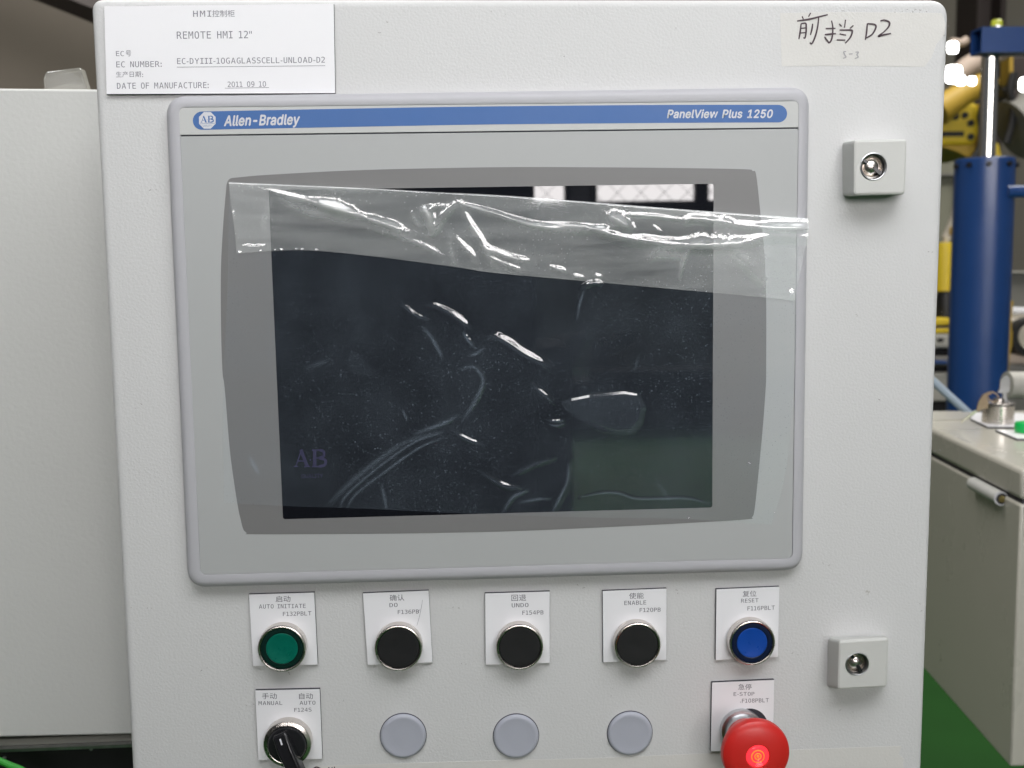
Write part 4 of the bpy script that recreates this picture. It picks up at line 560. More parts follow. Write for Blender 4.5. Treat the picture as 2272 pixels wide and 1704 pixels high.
# dark surround shaped like a barrel, with the screen opening
bar = [z('1',355,144),z('1',400,138),z('1',640,118),z('1',1300,85),z('1',2212,66),z('2',600,66),z('2',1300,72),z('2',1740,80),z('2',1800,92),z('2',1826,122),
       z('2',1855,380),z('2',1882,650),z('2',1896,1000),z('2',1896,1500),z('4',1892,200),z('4',1870,500),z('4',1826,950),z('4',1810,1070),z('4',1796,1098),z('4',1765,1113),
       z('4',1400,1136),z('4',700,1172),z('4',0,1200),z('3',1400,1214),z('3',540,1218),z('3',480,1213),z('3',455,1200),z('3',440,1178),z('3',425,1120),z('3',400,1000),z('3',350,650),z('3',312,200),
       z('1',296,1500),z('1',286,1200),z('1',285,800),z('1',300,480),z('1',321,225),z('1',326,183),z('1',337,158)]
Bp = ccw(spline([p2(*q,9.05) for q in bar],8,True))
sc_ = [(595.6,421.8),(1583.5,407.6),(1580.4,1126.2),(627.8,1152.2)]
R4 = rounded([p2(*q,9.05) for q in sc_],0.0016,6)
def resample(P, ang, c):
    a = np.unwrap(np.arctan2(P[:,1]-c[1],P[:,0]-c[0])); r = []
    n = len(P)
    for t in ang:
        d = np.array([math.cos(t),math.sin(t)]); best = None
        A = P-c; B = np.roll(P,-1,0)-c; E = B-A
        den = d[0]*E[:,1]-d[1]*E[:,0]
        with np.errstate(all='ignore'):
            tt = (A[:,0]*E[:,1]-A[:,1]*E[:,0])/den; uu = (A[:,0]*d[1]-A[:,1]*d[0])/den
        ok = (tt>0)&(uu>=-1e-6)&(uu<=1+1e-6); r.append(c+d*tt[ok].max())
    return np.array(r)
cc = R4.mean(0)
angs = np.unique(np.round(np.concatenate([np.arctan2(R4[:,1]-cc[1],R4[:,0]-cc[0]),np.arctan2(Bp[:,1]-cc[1],Bp[:,0]-cc[0])]),6))
Bo = resample(Bp,angs,cc); Ro = resample(R4,angs,cc)
put("screen_surround", *loft([(Bo,8.7),(Bo,9.03),(Bo+(cc-Bo)*0.0005,9.05),(Ro,9.05),(Ro,8.5)],cap_end=False), SURR, hm, smooth=False)
sg = put("screen", *slab(inset(rounded([p2(*q,8.85) for q in sc_],0.0016,6),-0.0004),8.6,8.93,0.01), GLASS, hm, smooth=False)
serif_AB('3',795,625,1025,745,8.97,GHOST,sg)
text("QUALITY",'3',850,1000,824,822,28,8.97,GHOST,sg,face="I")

# ------------------------------------------------------------------ protective film, wrinkled and folded over at the top
def coons(top, bot, lef, rig, nu, nv):
    def rs(P, n):
        P = spline(P,12) if len(P)>2 else np.array(P,float); s = np.r_[0,np.cumsum(np.linalg.norm(np.diff(P,axis=0),axis=1))]; t = np.linspace(0,s[-1],n)
        return np.stack([np.interp(t,s,P[:,0]),np.interp(t,s,P[:,1])],1)
    T_, B_, L_, R_ = rs(top,nu), rs(bot,nu), rs(lef,nv), rs(rig,nv)
    u = np.linspace(0,1,nu)[None,:,None]; v = np.linspace(0,1,nv)[:,None,None]
    G = (1-v)*T_[None]+v*B_[None]+(1-u)*L_[:,None]+u*R_[:,None]-((1-u)*(1-v)*T_[0]+u*(1-v)*T_[-1]+(1-u)*v*B_[0]+u*v*B_[-1])
    return G
def ridge(G, pts, A, wd, soft=True, ph=0.0):
    P = spline(np.array(pts),8) if len(pts)>2 else np.array(pts); n = len(P)
    q = G.reshape(-1,2); lo = P.min(0)-wd*3.5; hi = P.max(0)+wd*3.5
    m_ = np.all((q>lo)&(q<hi),axis=1); qq = q[m_]; best = np.full(len(qq),1e9); tb = np.zeros(len(qq))
    for i in range(n-1):
        a, b = P[i], P[i+1]; e = b-a; l2 = (e*e).sum()+1e-12; t = np.clip(((qq-a)@e)/l2,0,1); d = np.linalg.norm(qq-(a+t[:,None]*e),axis=1)
        k = d<best; best[k] = d[k]; tb[k] = (i+t[k])/(n-1)
    env = np.sin(np.pi*np.clip(tb,0.02,0.98))**0.5*(1+0.12*np.sin(tb*8+ph)+0.05*np.sin(tb*19+ph*2)) if soft else 1+0.12*np.sin(tb*11+ph)+0.06*np.sin(tb*29+ph*1.7)
    out = np.zeros(len(q)); out[m_] = A*np.exp(-(best/wd)**2)*env
    return out.reshape(G.shape[:2])
def inside(G, poly, soft):
    q = G.reshape(-1,2); P = np.array(poly); n = len(P); ins = np.zeros(len(q),bool); d = np.full(len(q),1e9)
    for i in range(n):
        a, b = P[i], P[(i+1)%n]; c = ((a[1]>q[:,1])!=(b[1]>q[:,1]))&(q[:,0]<(b[0]-a[0])*(q[:,1]-a[1])/(b[1]-a[1]+1e-12)+a[0]); ins ^= c
        e = b-a; t = np.clip(((q-a)@e)/((e*e).sum()+1e-12),0,1); d = np.minimum(d,np.linalg.norm(q-(a+t[:,None]*e),axis=1))
    s = np.where(ins,np.clip(d/soft,0,1),0); s = s*s*(3-2*s); return s.reshape(G.shape[:2])
def wav(G, seed, sc, n=7):
    r = np.random.default_rng(seed); o = np.zeros(G.shape[:2])
    for i in range(n):
        a = r.uniform(0,math.pi*2); f = sc*r.uniform(0.6,1.8); o += np.sin((G[...,0]*math.cos(a)+G[...,1]*math.sin(a))*f+r.uniform(0,6))/n
    return o
def grid_obj(name, G, Hm, mt, parent):
    nv, nu = G.shape[:2]; V = np.stack([G[...,0],-Hm/1000,G[...,1]],-1).reshape(-1,3)
    idx = np.arange(nv*nu).reshape(nv,nu); F = np.stack([idx[:-1,:-1],idx[1:,:-1],idx[1:,1:],idx[:-1,1:]],-1).reshape(-1,4)
    return put(name, V.tolist(), F.tolist(), mt, parent, ang=180)
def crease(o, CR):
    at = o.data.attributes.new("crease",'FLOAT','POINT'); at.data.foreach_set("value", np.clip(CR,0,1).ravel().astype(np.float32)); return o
fm = thing("protective_film", "crumpled clear protective film peeling down over the terminal screen", "plastic film", (*p2(1100,750,9)[:1],-0.0095,p2(1100,750,9)[1]))
hf = 9.7
Q = lambda k, L: [q2(k,x,y,hf) for x, y in L]
foldl = Q('1',[(342,172),(800,192),(1300,214),(1760,240),(2212,262)])+Q('2',[(500,298),(1000,338),(1525,378),(1850,402),(2180,425)])
# single layer sheet
sheet_bot = Q('3',[(305,998),(720,1020),(1300,1040),(2050,1075)])+Q('4',[(600,1100),(1350,1112),(1760,1142),(1935,1150)])
sheet_l = Q('1',[(342,172),(330,900),(300,1600)])+Q('3',[(300,600),(305,998)])
sheet_r = Q('2',[(2180,425),(2130,760),(2108,1300)])+Q('4',[(2080,300),(2030,800),(1935,1150)])
G = coons(foldl, sheet_bot, sheet_l, sheet_r, 620, 460)
Hm = np.full(G.shape[:2],hf-0.25)+0.05*wav(G,3,90)+0.003*wav(G,5,600)
SR = [('1',[(1545,1018),(1600,1070),(1670,1115),(1750,1145)],.5,1.5),('1',[(1730,1035),(1800,1045),(1880,1085),(1960,1140),(2030,1205)],.62,1.9),
 ('1',[(1700,1190),(1760,1260),(1810,1350),(1840,1410)],.26,1.5),('1',[(1985,1220),(2010,1270),(2060,1335)],.35,1.3),
 ('1',[(2030,1390),(2080,1370),(2130,1335)],.22,1.2),
 ('2',[(-60,1268),(0,1262),(80,1300),(180,1370),(280,1425),(360,1470)],.8,2.4),
 ('3',[(1960,62),(2050,45),(2100,90),(2122,150),(2090,240),(2040,330),(1980,420)],.33,1.5),
 ('3',[(1640,515),(1740,480),(1850,440),(1950,385)],.5,1.5),('3',[(1890,478),(1980,540),(2060,575),(2130,600)],.5,1.4),
 ('3',[(1030,1020),(1200,850),(1400,690),(1600,565),(1830,500)],.25,4.0),('3',[(1120,1035),(1170,940),(1400,740),(1650,570),(1830,510)],.3,1.0),
 ('3',[(1170,1035),(1235,935),(1450,770),(1680,610),(1850,540)],.28,1.0),
 ('4',[(250,170),(330,235),(400,300)],.4,1.4),('4',[(370,420),(430,428),(475,418)],.3,0.9),('4',[(375,450),(430,458),(475,440)],.25,0.8),
 ('4',[(110,810),(250,740),(390,690)],.42,1.6),('3',[(2100,780),(2212,850),(2290,885),(2400,900)],.6,1.7),
 ('4',[(50,1065),(120,960),(230,910)],.3,1.3),('4',[(160,1000),(280,975),(370,970)],.22,1.1),('4',[(400,1060),(440,980),(500,850),(512,720)],.22,1.3),
 ('4',[(600,960),(750,930),(870,935),(980,970),(1180,970),(1350,970),(1500,1010)],.22,1.1),('4',[(1130,850),(1180,920),(1220,1000)],.16,1.6),
 ('2',[(600,920),(680,880),(745,884)],.5,1.3),('2',[(620,930),(590,1020),(570,1130)],.12,1.0),('3',[(1410,870),(1430,960),(1445,1040)],.2,1.2),
 ('3',[(1560,350),(1590,420)],.3,1.0),('1',[(880,1480),(960,1450),(1040,1420)],.14,2.0),('2',[(1000,1390),(975,1500)],.12,1.2),
 ('4',[(1775,715),(1782,745)],.3,1.0),('4',[(1340,1112),(1370,1116)],.5,1.2),('4',[(1955,1060),(1960,1100)],.4,1.2),
 ('4',[(1550,1150),(1680,1180),(1790,1200)],.25,2.0),('3',[(480,670),(555,800)],.22,2.2),('3',[(610,650),(660,900)],.18,1.5),
 ('2',[(1905,900),(1950,1080),(2000,1200),(2060,1345)],.2,4.0),('2',[(1900,640),(1990,760),(2070,940)],.14,4),('4',[(1930,-300),(1950,100),(2010,240)],.1,4),
 ('2',[(2055,930),(2075,960),(2058,990)],.6,1.2)]
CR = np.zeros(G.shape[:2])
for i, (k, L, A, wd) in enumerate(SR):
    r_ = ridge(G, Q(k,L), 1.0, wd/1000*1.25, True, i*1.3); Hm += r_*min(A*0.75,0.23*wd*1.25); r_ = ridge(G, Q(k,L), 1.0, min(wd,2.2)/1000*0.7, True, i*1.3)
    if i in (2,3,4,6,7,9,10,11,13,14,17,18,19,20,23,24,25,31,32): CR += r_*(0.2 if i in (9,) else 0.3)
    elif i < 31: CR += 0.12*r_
egg = Q('4',[(440,285),(520,255),(650,228),(780,215),(900,203),(1010,222),(1062,320),(1035,440),(970,520),(870,534),(760,510),(650,460),(560,415),(500,370)])
Hm += 0.32*inside(G, egg, 0.004)
blo = Q('1',[(1200,1330),(1300,1400),(1380,1480),(1360,1560),(1200,1540),(1140,1440)]); Hm += 0.18*inside(G, blo, 0.006)
for k, x, y, r_, A in (('2',700,1180,.018,.35),('2',950,1150,.012,.3),('1',1000,1100,.016,.2),('3',1250,80,.02,.25),('2',1200,1500,.02,.25)):
    c = q2(k,x,y,hf); d = np.linalg.norm(G-c,axis=-1); Hm += A*np.exp(-(d/r_)**2)
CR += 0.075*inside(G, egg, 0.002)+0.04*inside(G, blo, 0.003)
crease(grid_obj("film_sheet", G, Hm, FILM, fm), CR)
# folded strip
flap_bot = Q('1',[(395,672),(640,655),(900,650),(1300,685),(1900,762),(2212,808)])+Q('2',[(700,872),(1200,917),(1525,946),(1880,980),(2090,1002)])
flap_l = Q('1',[(342,172),(358,330),(378,480),(395,672)]); flap_r = Q('2',[(2180,425),(2178,560),(2150,700),(2115,880),(2090,1002)])
G = coons(foldl, flap_bot, flap_l, flap_r, 1000, 240)
nv, nu = G.shape[:2]; v = np.linspace(0,1,nv)[:,None]; u = np.linspace(0,1,nu)[None,:]
fadeL = np.clip(u/0.12,0,1)
Hm = (hf+0.3)+ (2.2*fadeL+0.4)*(1-np.exp(-v/0.004))*(1-v)**1.1 + 0.10*wav(G,11,120)*fadeL + 0.005*wav(G,12,700)
FR = [('1',[(500,218),(740,268),(960,322),(1180,385),(1300,425),(1450,475),(1620,532),(1740,552)],1.1,1.7),
 ('1',[(1740,552),(1800,490),(1860,390),(1945,318)],1.0,2.0),('1',[(1690,350),(1740,420),(1745,530)],.7,1.8),('1',[(1620,370),(1640,430),(1690,500)],.35,1.3),('1',[(1760,350),(1860,335)],.4,1.2),
 ('1',[(960,322),(1040,345),(1120,360),(1230,385)],.9,2.6),
 ('1',[(1945,318),(2020,340),(2212,390),(2300,420),(2500,480),(2800,500)],.5,1.1),
 ('2',[(-200,340),(0,412),(300,482),(480,515),(700,512),(880,560)],.9,1.5),('2',[(300,470),(600,480),(700,497),(870,480)],.6,1.2),
 ('2',[(740,520),(900,565),(1100,592),(1300,612),(1500,620),(1750,592),(1900,555),(2180,560)],1.3,2.2),
 ('2',[(780,410),(830,420),(900,470),(970,520)],.8,2.0),('2',[(860,398),(1090,410),(1330,440)],.45,0.9),
 ('2',[(1330,440),(1380,430),(1600,452),(1700,475),(2000,496),(2180,490)],1.2,1.7),
 ('1',[(1955,325),(2030,470),(2110,590),(2160,700),(2212,790)],1.3,1.9),('1',[(2110,625),(2212,665),(2340,710),(2460,730)],.8,1.7),('1',[(2160,690),(2260,740),(2400,790)],.5,1.2),
 ('1',[(1885,540),(1890,620),(1905,700),(1930,760)],.8,1.4),('1',[(1910,545),(1980,620),(2040,680),(2080,770)],.9,1.6),
 ('1',[(1240,470),(1340,498),(1560,560),(1750,640),(1895,740)],.8,1.5),('1',[(700,300),(900,380),(1240,470)],.3,2.0),
 ('1',[(632,290),(600,420),(575,545)],.35,1.4),('1',[(362,370),(372,410),(384,445)],.6,1.0),('1',[(430,620),(520,624),(615,620)],.6,0.9),
 ('2',[(1590,490),(1680,640),(1780,760),(1890,890)],.5,3.2),('2',[(1385,620),(1320,700),(1283,860)],.4,1.1),
 ('2',[(360,765),(440,780),(500,800)],.4,1.1),('2',[(530,822),(620,842)],.3,.9),('2',[(685,825),(745,835)],.3,.9),('2',[(1040,720),(1140,670),(1260,680),(1290,720)],.3,3),
 ('2',[(1860,580),(1885,760),(1890,960)],.15,2.5),('2',[(1095,475),(1160,530)],.3,.8),('2',[(2055,930),(2080,950),(2062,990)],.6,1.2)]
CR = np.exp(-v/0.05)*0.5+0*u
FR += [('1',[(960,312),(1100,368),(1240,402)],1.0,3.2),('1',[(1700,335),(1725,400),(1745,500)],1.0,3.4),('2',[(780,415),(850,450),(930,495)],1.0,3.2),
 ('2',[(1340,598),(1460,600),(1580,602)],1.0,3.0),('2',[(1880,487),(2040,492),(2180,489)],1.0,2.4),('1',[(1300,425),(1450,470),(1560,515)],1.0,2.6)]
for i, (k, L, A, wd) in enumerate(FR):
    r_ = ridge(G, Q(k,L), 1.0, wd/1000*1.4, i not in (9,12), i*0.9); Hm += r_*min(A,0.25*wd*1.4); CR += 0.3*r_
# crimps along the torn lower edge and crinkles in the bright zones
cr = np.exp(-((1-v)/0.03)**2)*(0.25*np.abs(np.sin(u*260)*np.sin(u*91+1)))*(np.clip((0.16-u)/0.02,0,1)+np.clip(1-np.abs(u-0.42)/0.05,0,1))
Hm += cr
for k, x, y, r_ in (('1',1150,370,.012),('1',1720,430,.012),('2',860,440,.012),('2',1550,600,.016),('2',1550,450,.012),('1',1060,300,.010)):
    c = q2(k,x,y,hf); d = np.linalg.norm(G-c,axis=-1); Hm += np.exp(-(d/r_)**2)*(0.05*wav(G,int(x),1500,9)+0.22*wav(G,int(x)+1,420,5))
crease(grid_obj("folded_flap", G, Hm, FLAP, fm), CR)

# ------------------------------------------------------------------ push buttons with their legend plates
def plate(k, cs, root):
    P = ccw([q2(k,*c,2.5) for c in cs])
    a = put("legend_plate", *slab(P,0.02,2.4,0.1), PLATE_CORE, root)
    put("plate_face", *slab(inset(P,0.00012),2.42,2.5,0.03), PLATE, a); return a
RING_P = [(14.2,2.55),(14.75,3.0),(14.75,8.2),(14.7,9.5),(14.3,10.1),(13.75,10.3),(13.2,10.0),(13.1,8.2)]
def ring(c, root): return lathe_at("bezel_ring", RING_P, c, CHROME, root, 96, cap=False)
RS[0] = 1.065
def button(k, fx, fy, cs, label, kind, group, texts):
    c = q2(k,fx,fy,10); root = thing("push_button", label, "push button", (c[0],0,c[1]), group)
    pl = plate(k,cs,root); ring(c,root)
    if kind == 'black':
        lathe_at("button_cap", [(13.05,7.0),(13.0,8.8),(12.6,9.35),(11.5,9.5),(0.05,9.1)], c, BLACK, root)
    else:
        rm, lm = (GREEN_R,GREEN_L) if kind=='green' else (BLUE_R,BLUE_L)
        lathe_at("button_rim", [(13.05,7.0),(13.0,9.0),(12.7,9.5),(10.4,9.7),(9.7,9.5)], c, rm, root, cap=False)
        lathe_at("button_lens", [(9.75,9.3),(9.5,9.72),(9.0,9.78),(8.0,9.6),(5,9.3),(0.05,9.2)], c, lm, root)
    for t in texts: text(t[0],k,*t[1:6],2.58,INK,pl,bbox=len(t)>6)
    return root
GR = "metal ringed push buttons with white legend plates"
button('b1',490,625,[(203,152),(772,135),(803,762),(240,775)],"green lensed push button under the plate reading AUTO INITIATE",'green',GR,
 [("启动",437,565,219,217,54,1),("AUTO INITIATE",292,697,275,269,36),("F132PBLT",500,747,340,333,36)])
b_ = button('b1',1502,620,[(1192,142),(1765,118),(1800,742),(1235,765)],"black push button under the plate reading DO",'black',GR,
 [("确认",1427,1553,209,206,54,1),("DO",1425,1495,262,260,35),("F136PB",1497,1680,323,317,35)])
put("pen_tick", *merge([ribbon([q2('b1',*q,2.6) for q in s_],0.0002,2.6) for s_ in ([(1664,322),(1678,300),(1690,280)],[(1712,200),(1690,320),(1662,425)])]), INK2, b_, smooth=False)
button('b2',600,612,[(297,143),(860,126),(861,747),(303,763)],"black push button under the plate reading UNDO",'black',GR,
 [("回退",528,655,210,208,54,1),("UNDO",530,675,264,261,35),("F154PB",622,805,329,325,35)])
button('b2',1622,595,[(1318,122),(1875,100),(1872,720),(1323,743)],"black push button under the plate reading ENABLE",'black',GR,
 [("使能",1548,1675,191,188,52,1),("ENABLE",1507,1697,244,239,35),("F120PB",1640,1822,306,301,35)])
button('b3',662,575,[(350,107),(898,84),(885,697),(343,723)],"blue lensed push button under the plate reading RESET",'blue',GR,
 [("复位",578,697,173,170,52,1),("RESET",565,715,224,219,34),("F116PBLT",620,857,292,284,36)])

# selector switch
c = q2('b1',537,1455,10); sw = thing("selector_switch", "black lever selector switch under the plate reading MANUAL and AUTO", "selector switch", (c[0],0,c[1]))
pl = plate('b1',[(258,985),(820,973),(843,1580),(285,1592)],sw)
for t in [("手动",318,447,1061,1060,52,1),("MANUAL",288,495,1113,1110,33),("自动",640,760,1061,1060,52,1),("AUTO",645,782,1110,1108,33),("F124S",598,748,1171,1168,33)]:
    text(t[0],'b1',*t[1:6],2.58,INK,pl,bbox=len(t)>6)
lathe_at("bezel_ring", [(14.2,2.55),(14.8,3.0),(14.8,8.8),(14.5,9.7),(14.0,10.0),(12.4,10.6),(12.0,10.4),(11.9,8.2)], c, CHROME, sw, 96, cap=False)
lathe_at("knob_base", [(11.85,8),(11.8,11.2),(11.2,12.2),(10,12.5),(0.05,12.5)], c, BLACK_G, sw)
a = math.radians(-66); u_ = np.array([math.cos(a),math.sin(a)]); v_ = np.array([-u_[1],u_[0]])
def lev(s, t): return c+u_*s/1000+v_*t/1000
L0 = [lev(*q) for q in ((-10.6,-3.6),(-9.0,-4.9),(0,-5.2),(10,-4.9),(24,-4.0),(26,-2.8),(26,2.8),(24,4.0),(10,4.9),(0,5.2),(-9.0,4.9),(-10.6,3.6))]
L0 = ccw(L0)
def hl(P, f):  return P
Vv, Ff = loft([(L0,12.4),(L0,19.5),(inset(L0,0.0006),21),(inset(L0,0.0018),21.7)])
cxx = c; Vn = []
for q in Vv:
    s = ((q[0]-c[0])*u_[0]+(q[2]-c[1])*u_[1])*1000; h = -q[1]*1000
    if h > 15: h = 12.8+(h-12.4)*np.clip(0.30+(s+10.6)/18,0.30,1.0)
    Vn.append((q[0],-h/1000,q[2]))
put("lever", Vn, Ff, BLACK_G, sw, ang=40)
mk = [lev(*q) for q in ((-8.0,-0.55),(-4.4,-0.55),(-4.4,0.55),(-8.0,0.55))]
V4 = []
for q, s in zip(mk,(-8.0,-4.4,-4.4,-8.0)): V4.append((q[0],-(12.8+9.3*np.clip(0.30+(s+10.6)/18,0.30,1.0)+0.15)/1000,q[1]))
put("white_mark", V4, [(0,1,2,3)], WHITE_PRINT, sw, smooth=False)

# emergency stop
c = p2(1642,1615,1.5); es = thing("emergency_stop", "red illuminated mushroom emergency stop button at the cabinet's lower right", "stop button", (c[0],0,c[1]))
pl = plate('b3',[(312,917),(853,893),(843,1500),(300,1516)],es)
for t in [("急停",540,655,981,979,50,1),("E-STOP",500,680,1033,1030,32),("F108PBLT",572,805,1093,1087,35),(".",556,562,1090,1090,6)]:
    text(t[0],'b3',*t[1:6],2.58,INK,pl,bbox=len(t)>6)
hc = q2('b3',632,1302,2.5)
lathe_at("plate_hole", [(12.3,2.4),(12.3,2.56),(0.05,2.56)], hc, PLATE_CORE, pl)
lathe_at("collar", [(13.4,2.6),(13.6,3.0),(13.6,6.0),(13.2,6.8),(11.6,7.2),(11.6,12.5),(12.0,13.2),(11.8,14),(9,14.4)], c, STEEL, es, 96)
RS[0] = 1.11
lathe_at("mushroom_head", [(9.4,13.6),(11.4,14.0),(12.0,15.5),(12.6,18),(14.2,22.5),(16.6,27.5),(18.8,31.5),(20.0,35),(20.15,37.5),(19.6,39.6),(18.0,41.2),(15.0,42.4),(11.0,43.2),(7.6,43.5),(7.0,43.3),(6.8,42.4)], c, RED, es, 96, cap=False)
lr = lathe_at("signal_lens", [(6.8,42.0),(6.7,42.8),(6.1,43.2),(5.9,43.0),(5.3,43.3),(5.0,43.0),(4.4,43.4),(4.1,43.1),(3.5,43.5),(3.2,43.2),(2.6,43.6),(2.4,43.4)], c, RED_L, es, 64)
lathe_at("signal_lens_ring", [(4.0,43.25),(3.8,43.4),(3.5,43.62),(3.3,43.5)], c, ORANGE_L, lr, 48, cap=False)
lathe_at("signal_lens_ring", [(2.2,43.4),(1.9,43.65),(1.6,43.7),(1.4,43.5)], c, ORANGE_L, lr, 48, cap=False)
lathe_at("signal_lens_centre", [(0.9,43.4),(0.7,43.7),(0.05,43.8)], c, ORANGE_L, lr, 32)

RS[0] = 1.0
# blanking plugs
PP = [(15.2,0.1),(15.3,1.0),(15.0,1.9),(14.2,2.5),(13.2,2.75),(12.4,2.6),(6,2.65),(0.05,2.7)]
RS[0] = 1.0
first = None
for k, x, y, lb in (('b1',1543,1383,"blue grey blanking plug below the DO button"),('b2',568,1386,"blue grey blanking plug below the UNDO button"),('b2',1557,1361,"blue grey blanking plug below the ENABLE button")):
    c = q2(k,x,y,1.5)
    if first is None:
        V, F = lathe(PP,96); first = bpy.data.objects.new("blanking_plug", mesh("blanking_plug",V,F,PLUG,True,50)); o = first; C.objects.link(o)
        V, F = lathe([(15.75,0.05),(15.7,0.35),(15.0,0.4)],96,False); gk = bpy.data.objects.new("gasket", mesh("gasket",V,F,GAP,True,30)); C.objects.link(gk); gk.parent = first  # added dark ring, draws the dark contact line round the plug
    else: o = first.copy(); C.objects.link(o); g3_ = gk.copy(); C.objects.link(g3_); g3_.parent = o
    o.location = (c[0],0,c[1]); tag(o, lb, "blanking plug", "round blanking plugs in the bottom row")

# ------------------------------------------------------------------ the cabinet to the left
YL = 0.13
a = W(0,207,YL); b = W(205,200,YL); xk = W(300,800,YL)[0]+0.03; zt = b[2]; zf = W(281,1633,YL)[2]
zf0 = W(0,1622.6,YL)[2]
lc = thing("switch_cabinet", "pale grey cabinet standing left behind the control cabinet", "cabinet", (-0.6,0.3,0))
x0 = a[0]-0.55
V = [(x0,YL,zf0+0.004),(xk,YL,zf),(xk,YL,zt),(x0,YL,a[2]+0.012)]; V = V+[(v[0],YL+0.022,v[2]) for v in V]
bevel(put("door", V, [(0,1,2,3),(4,7,6,5),(0,4,5,1),(1,5,6,2),(2,6,7,3),(3,7,4,0)], DOOR2, lc), 0.002)
V, F = box(x0+0.005,xk,YL+0.0225,YL+0.5,zf-0.02,zt-0.003); bevel(put("housing", V, F, DOOR2, lc), 0.002)
KICK = mat("grey_steel_lip", (0.13,0.13,0.11), 0.5, var=(10,0.1))
V, F = box(x0,xk,YL+0.004,YL+0.05,zf-0.006,zf-0.0004); put("bottom_rail", V, F, KICK, lc)
V, F = box(x0,xk,YL-0.002,YL+0.05,zf-0.0085,zf-0.0062); put("rail_edge", V, F, STEEL, lc)
V, F = box(x0,xk,YL+0.02,YL+0.48,0,zf-0.0086); put("plinth", V, F, BLACK, lc)
for x, y in ((201,1663),(8,1683)):
    q = W(x,y,YL+0.018); V, F = lathe([(1.6,0),(1.6,0.8),(1.0,1.6),(0.05,1.9)],16); put("screw", [(p[0]+q[0],p[1]+YL+0.0198,p[2]+q[2]) for p in V], F, STEEL, lc)
q = [W(*z('l2',x,y),YL-0.03) for x, y in ((-400,1180),(-150,1215),(0,1275),(100,1318),(220,1368),(420,1500),(600,1700))]
GRC = mat("green_cable_sheath", (0.03,0.33,0.03), 0.4, var=(80,0.1))
tag(put("cable", *tube([Vector(v) for v in spline(np.array(q),6)],0.0025,10), GRC), "bright green cable in front of the black plinth at lower left", "cable")
# clear plastic offcut on its top
CLR = film_mat("clear_acrylic", 0.12, 0.12, (0.80,0.81,0.76), 1.4)
pt = [z('l1',750,1160),z('l1',1060,1132),z('l1',1330,1105),z('l1',1370,1300),z('l1',1412,1492),z('l1',740,1496),z('l1',700,1290)]
ya = YL+0.03; P = [W(*q,ya) for q in pt]; n = len(P); V = []
for dy in (0,0.012):
    for i, q in enumerate(P): V.append((q[0],ya+dy+0.003*math.sin(i*2.1),max(q[2],zt+0.0005)))
F = [(list(range(n))[::-1]),[n+i for i in range(n)]]+[(i,(i+1)%n,n+(i+1)%n,n+i) for i in range(n)]
bevel(tag(put("acrylic_offcut", V, F, CLR, smooth=False), "small clear plastic offcut standing on top of the left cabinet", "plastic offcut"),0.0015,2)
# brown curtain wall and dark beam behind it
SCR = mat("taupe_panel", (0.17,0.148,0.12), 0.85, var=(3,0.08))
V, F = box(-6,-0.32,3.2,3.26,0,4.6); tag(put("partition", V, F, SCR), "plain taupe partition behind the left cabinet", "partition")
p0 = W(*z('l1',700,-170),2.4); p1 = W(*z('l1',1700,230),2.4)
tag(put("dark_beam", *tube([p0+(p0-p1)*6,p1+(p1-p0)*4],0.035,4), COLM), "dark sloping beam at the top left behind the cabinet corner", "beam")
p0 = W(*z('l1',1000,-260),2.5); p1 = W(*z('l1',1900,90),2.5)
TAN = mat("tan_hose", (0.45,0.36,0.30), 0.6, var=(6,0.1))
tag(put("tan_pipe", *tube([p0+(p0-p1)*6,p1+(p1-p0)*4],0.04,12), TAN), "tan pipe running above the dark beam at the top left", "pipe")

# ------------------------------------------------------------------ the desk console at right
DESK = mat("grey_desk_enamel", (0.47,0.455,0.40), 0.28, bump=[(260,0.12)], var=(7,0.04), coat=0.2)
YN = 0.50
n0 = W(2268,1043,YN); zt = n0[2]
far = HZ(2076,956,zt); back = HZ(2191,911,zt)
dirv = np.array([far[0]-n0[0],far[1]-n0[1]]); dirv /= np.linalg.norm(dirv)
Ld = (back[1]-n0[1])/dirv[1]
c0 = n0[:2]; c1 = c0+dirv*Ld; rt = np.array([1.0,-0.02])*0.55
zb_ = W(2243,1702,YN)[2]
dk = thing("control_desk", "grey desk console with key switch at the right edge", "control console", (c0[0]+0.25,c0[1]+0.2,0))
zl = W(*z('r3',1100,1050),YN+0.03)[2]
def prism(fp, za, zb):
    n = len(fp); V = [(p[0],p[1],za) for p in fp]+[(p[0],p[1],zb) for p in fp]
    return V, [list(range(n))[::-1],[n+i for i in range(n)]]+[(i,(i+1)%n,n+(i+1)%n,n+i) for i in range(n)]
fp = [c0,c0+rt,c1+rt,c1]
# the seam keeps parallel to the lid
s_near = None
d = ray(*z('r3',1150,1085)); # meet the side plane
nrm = np.array([-dirv[1],dirv[0]]); 
def side(px, py, off=0.0):
    d = ray(px,py); t = (np.dot(c0-CAM[:2],nrm)+off)/np.dot(d[:2],nrm); return CAM+d*t
zs = (side(*z('r3',800,885))[2]+side(*z('r3',430,680))[2])/2
bevel(put("lid", *prism(fp,zs+0.002,zt), DESK, dk),0.006,3)
g = 0.004
bevel(put("cabinet_body", *prism(fp,zb_,zs-0.003), DESK, dk),0.003)
fpi = [c0+np.array([0.004,0.004]),c0+rt,c1+rt,c1+np.array([0.004,-0.004])]
put("seam", *prism(fpi,zs-0.003,zs+0.002), PLATE_CORE, dk)
V, F = box(c0[0]+0.2,c0[0]+0.32,c0[1]+0.1,c0[1]+0.25,0,zb_); put("pedestal", V, F, COLM, dk)
og = -0.003 if np.dot(c0-CAM[:2],nrm) > 0 else 0.003
h0 = side(*z('r3',775,935),og); h1 = side(*z('r3',1035,1050),og)
hz = (h0[2]+h1[2])/2
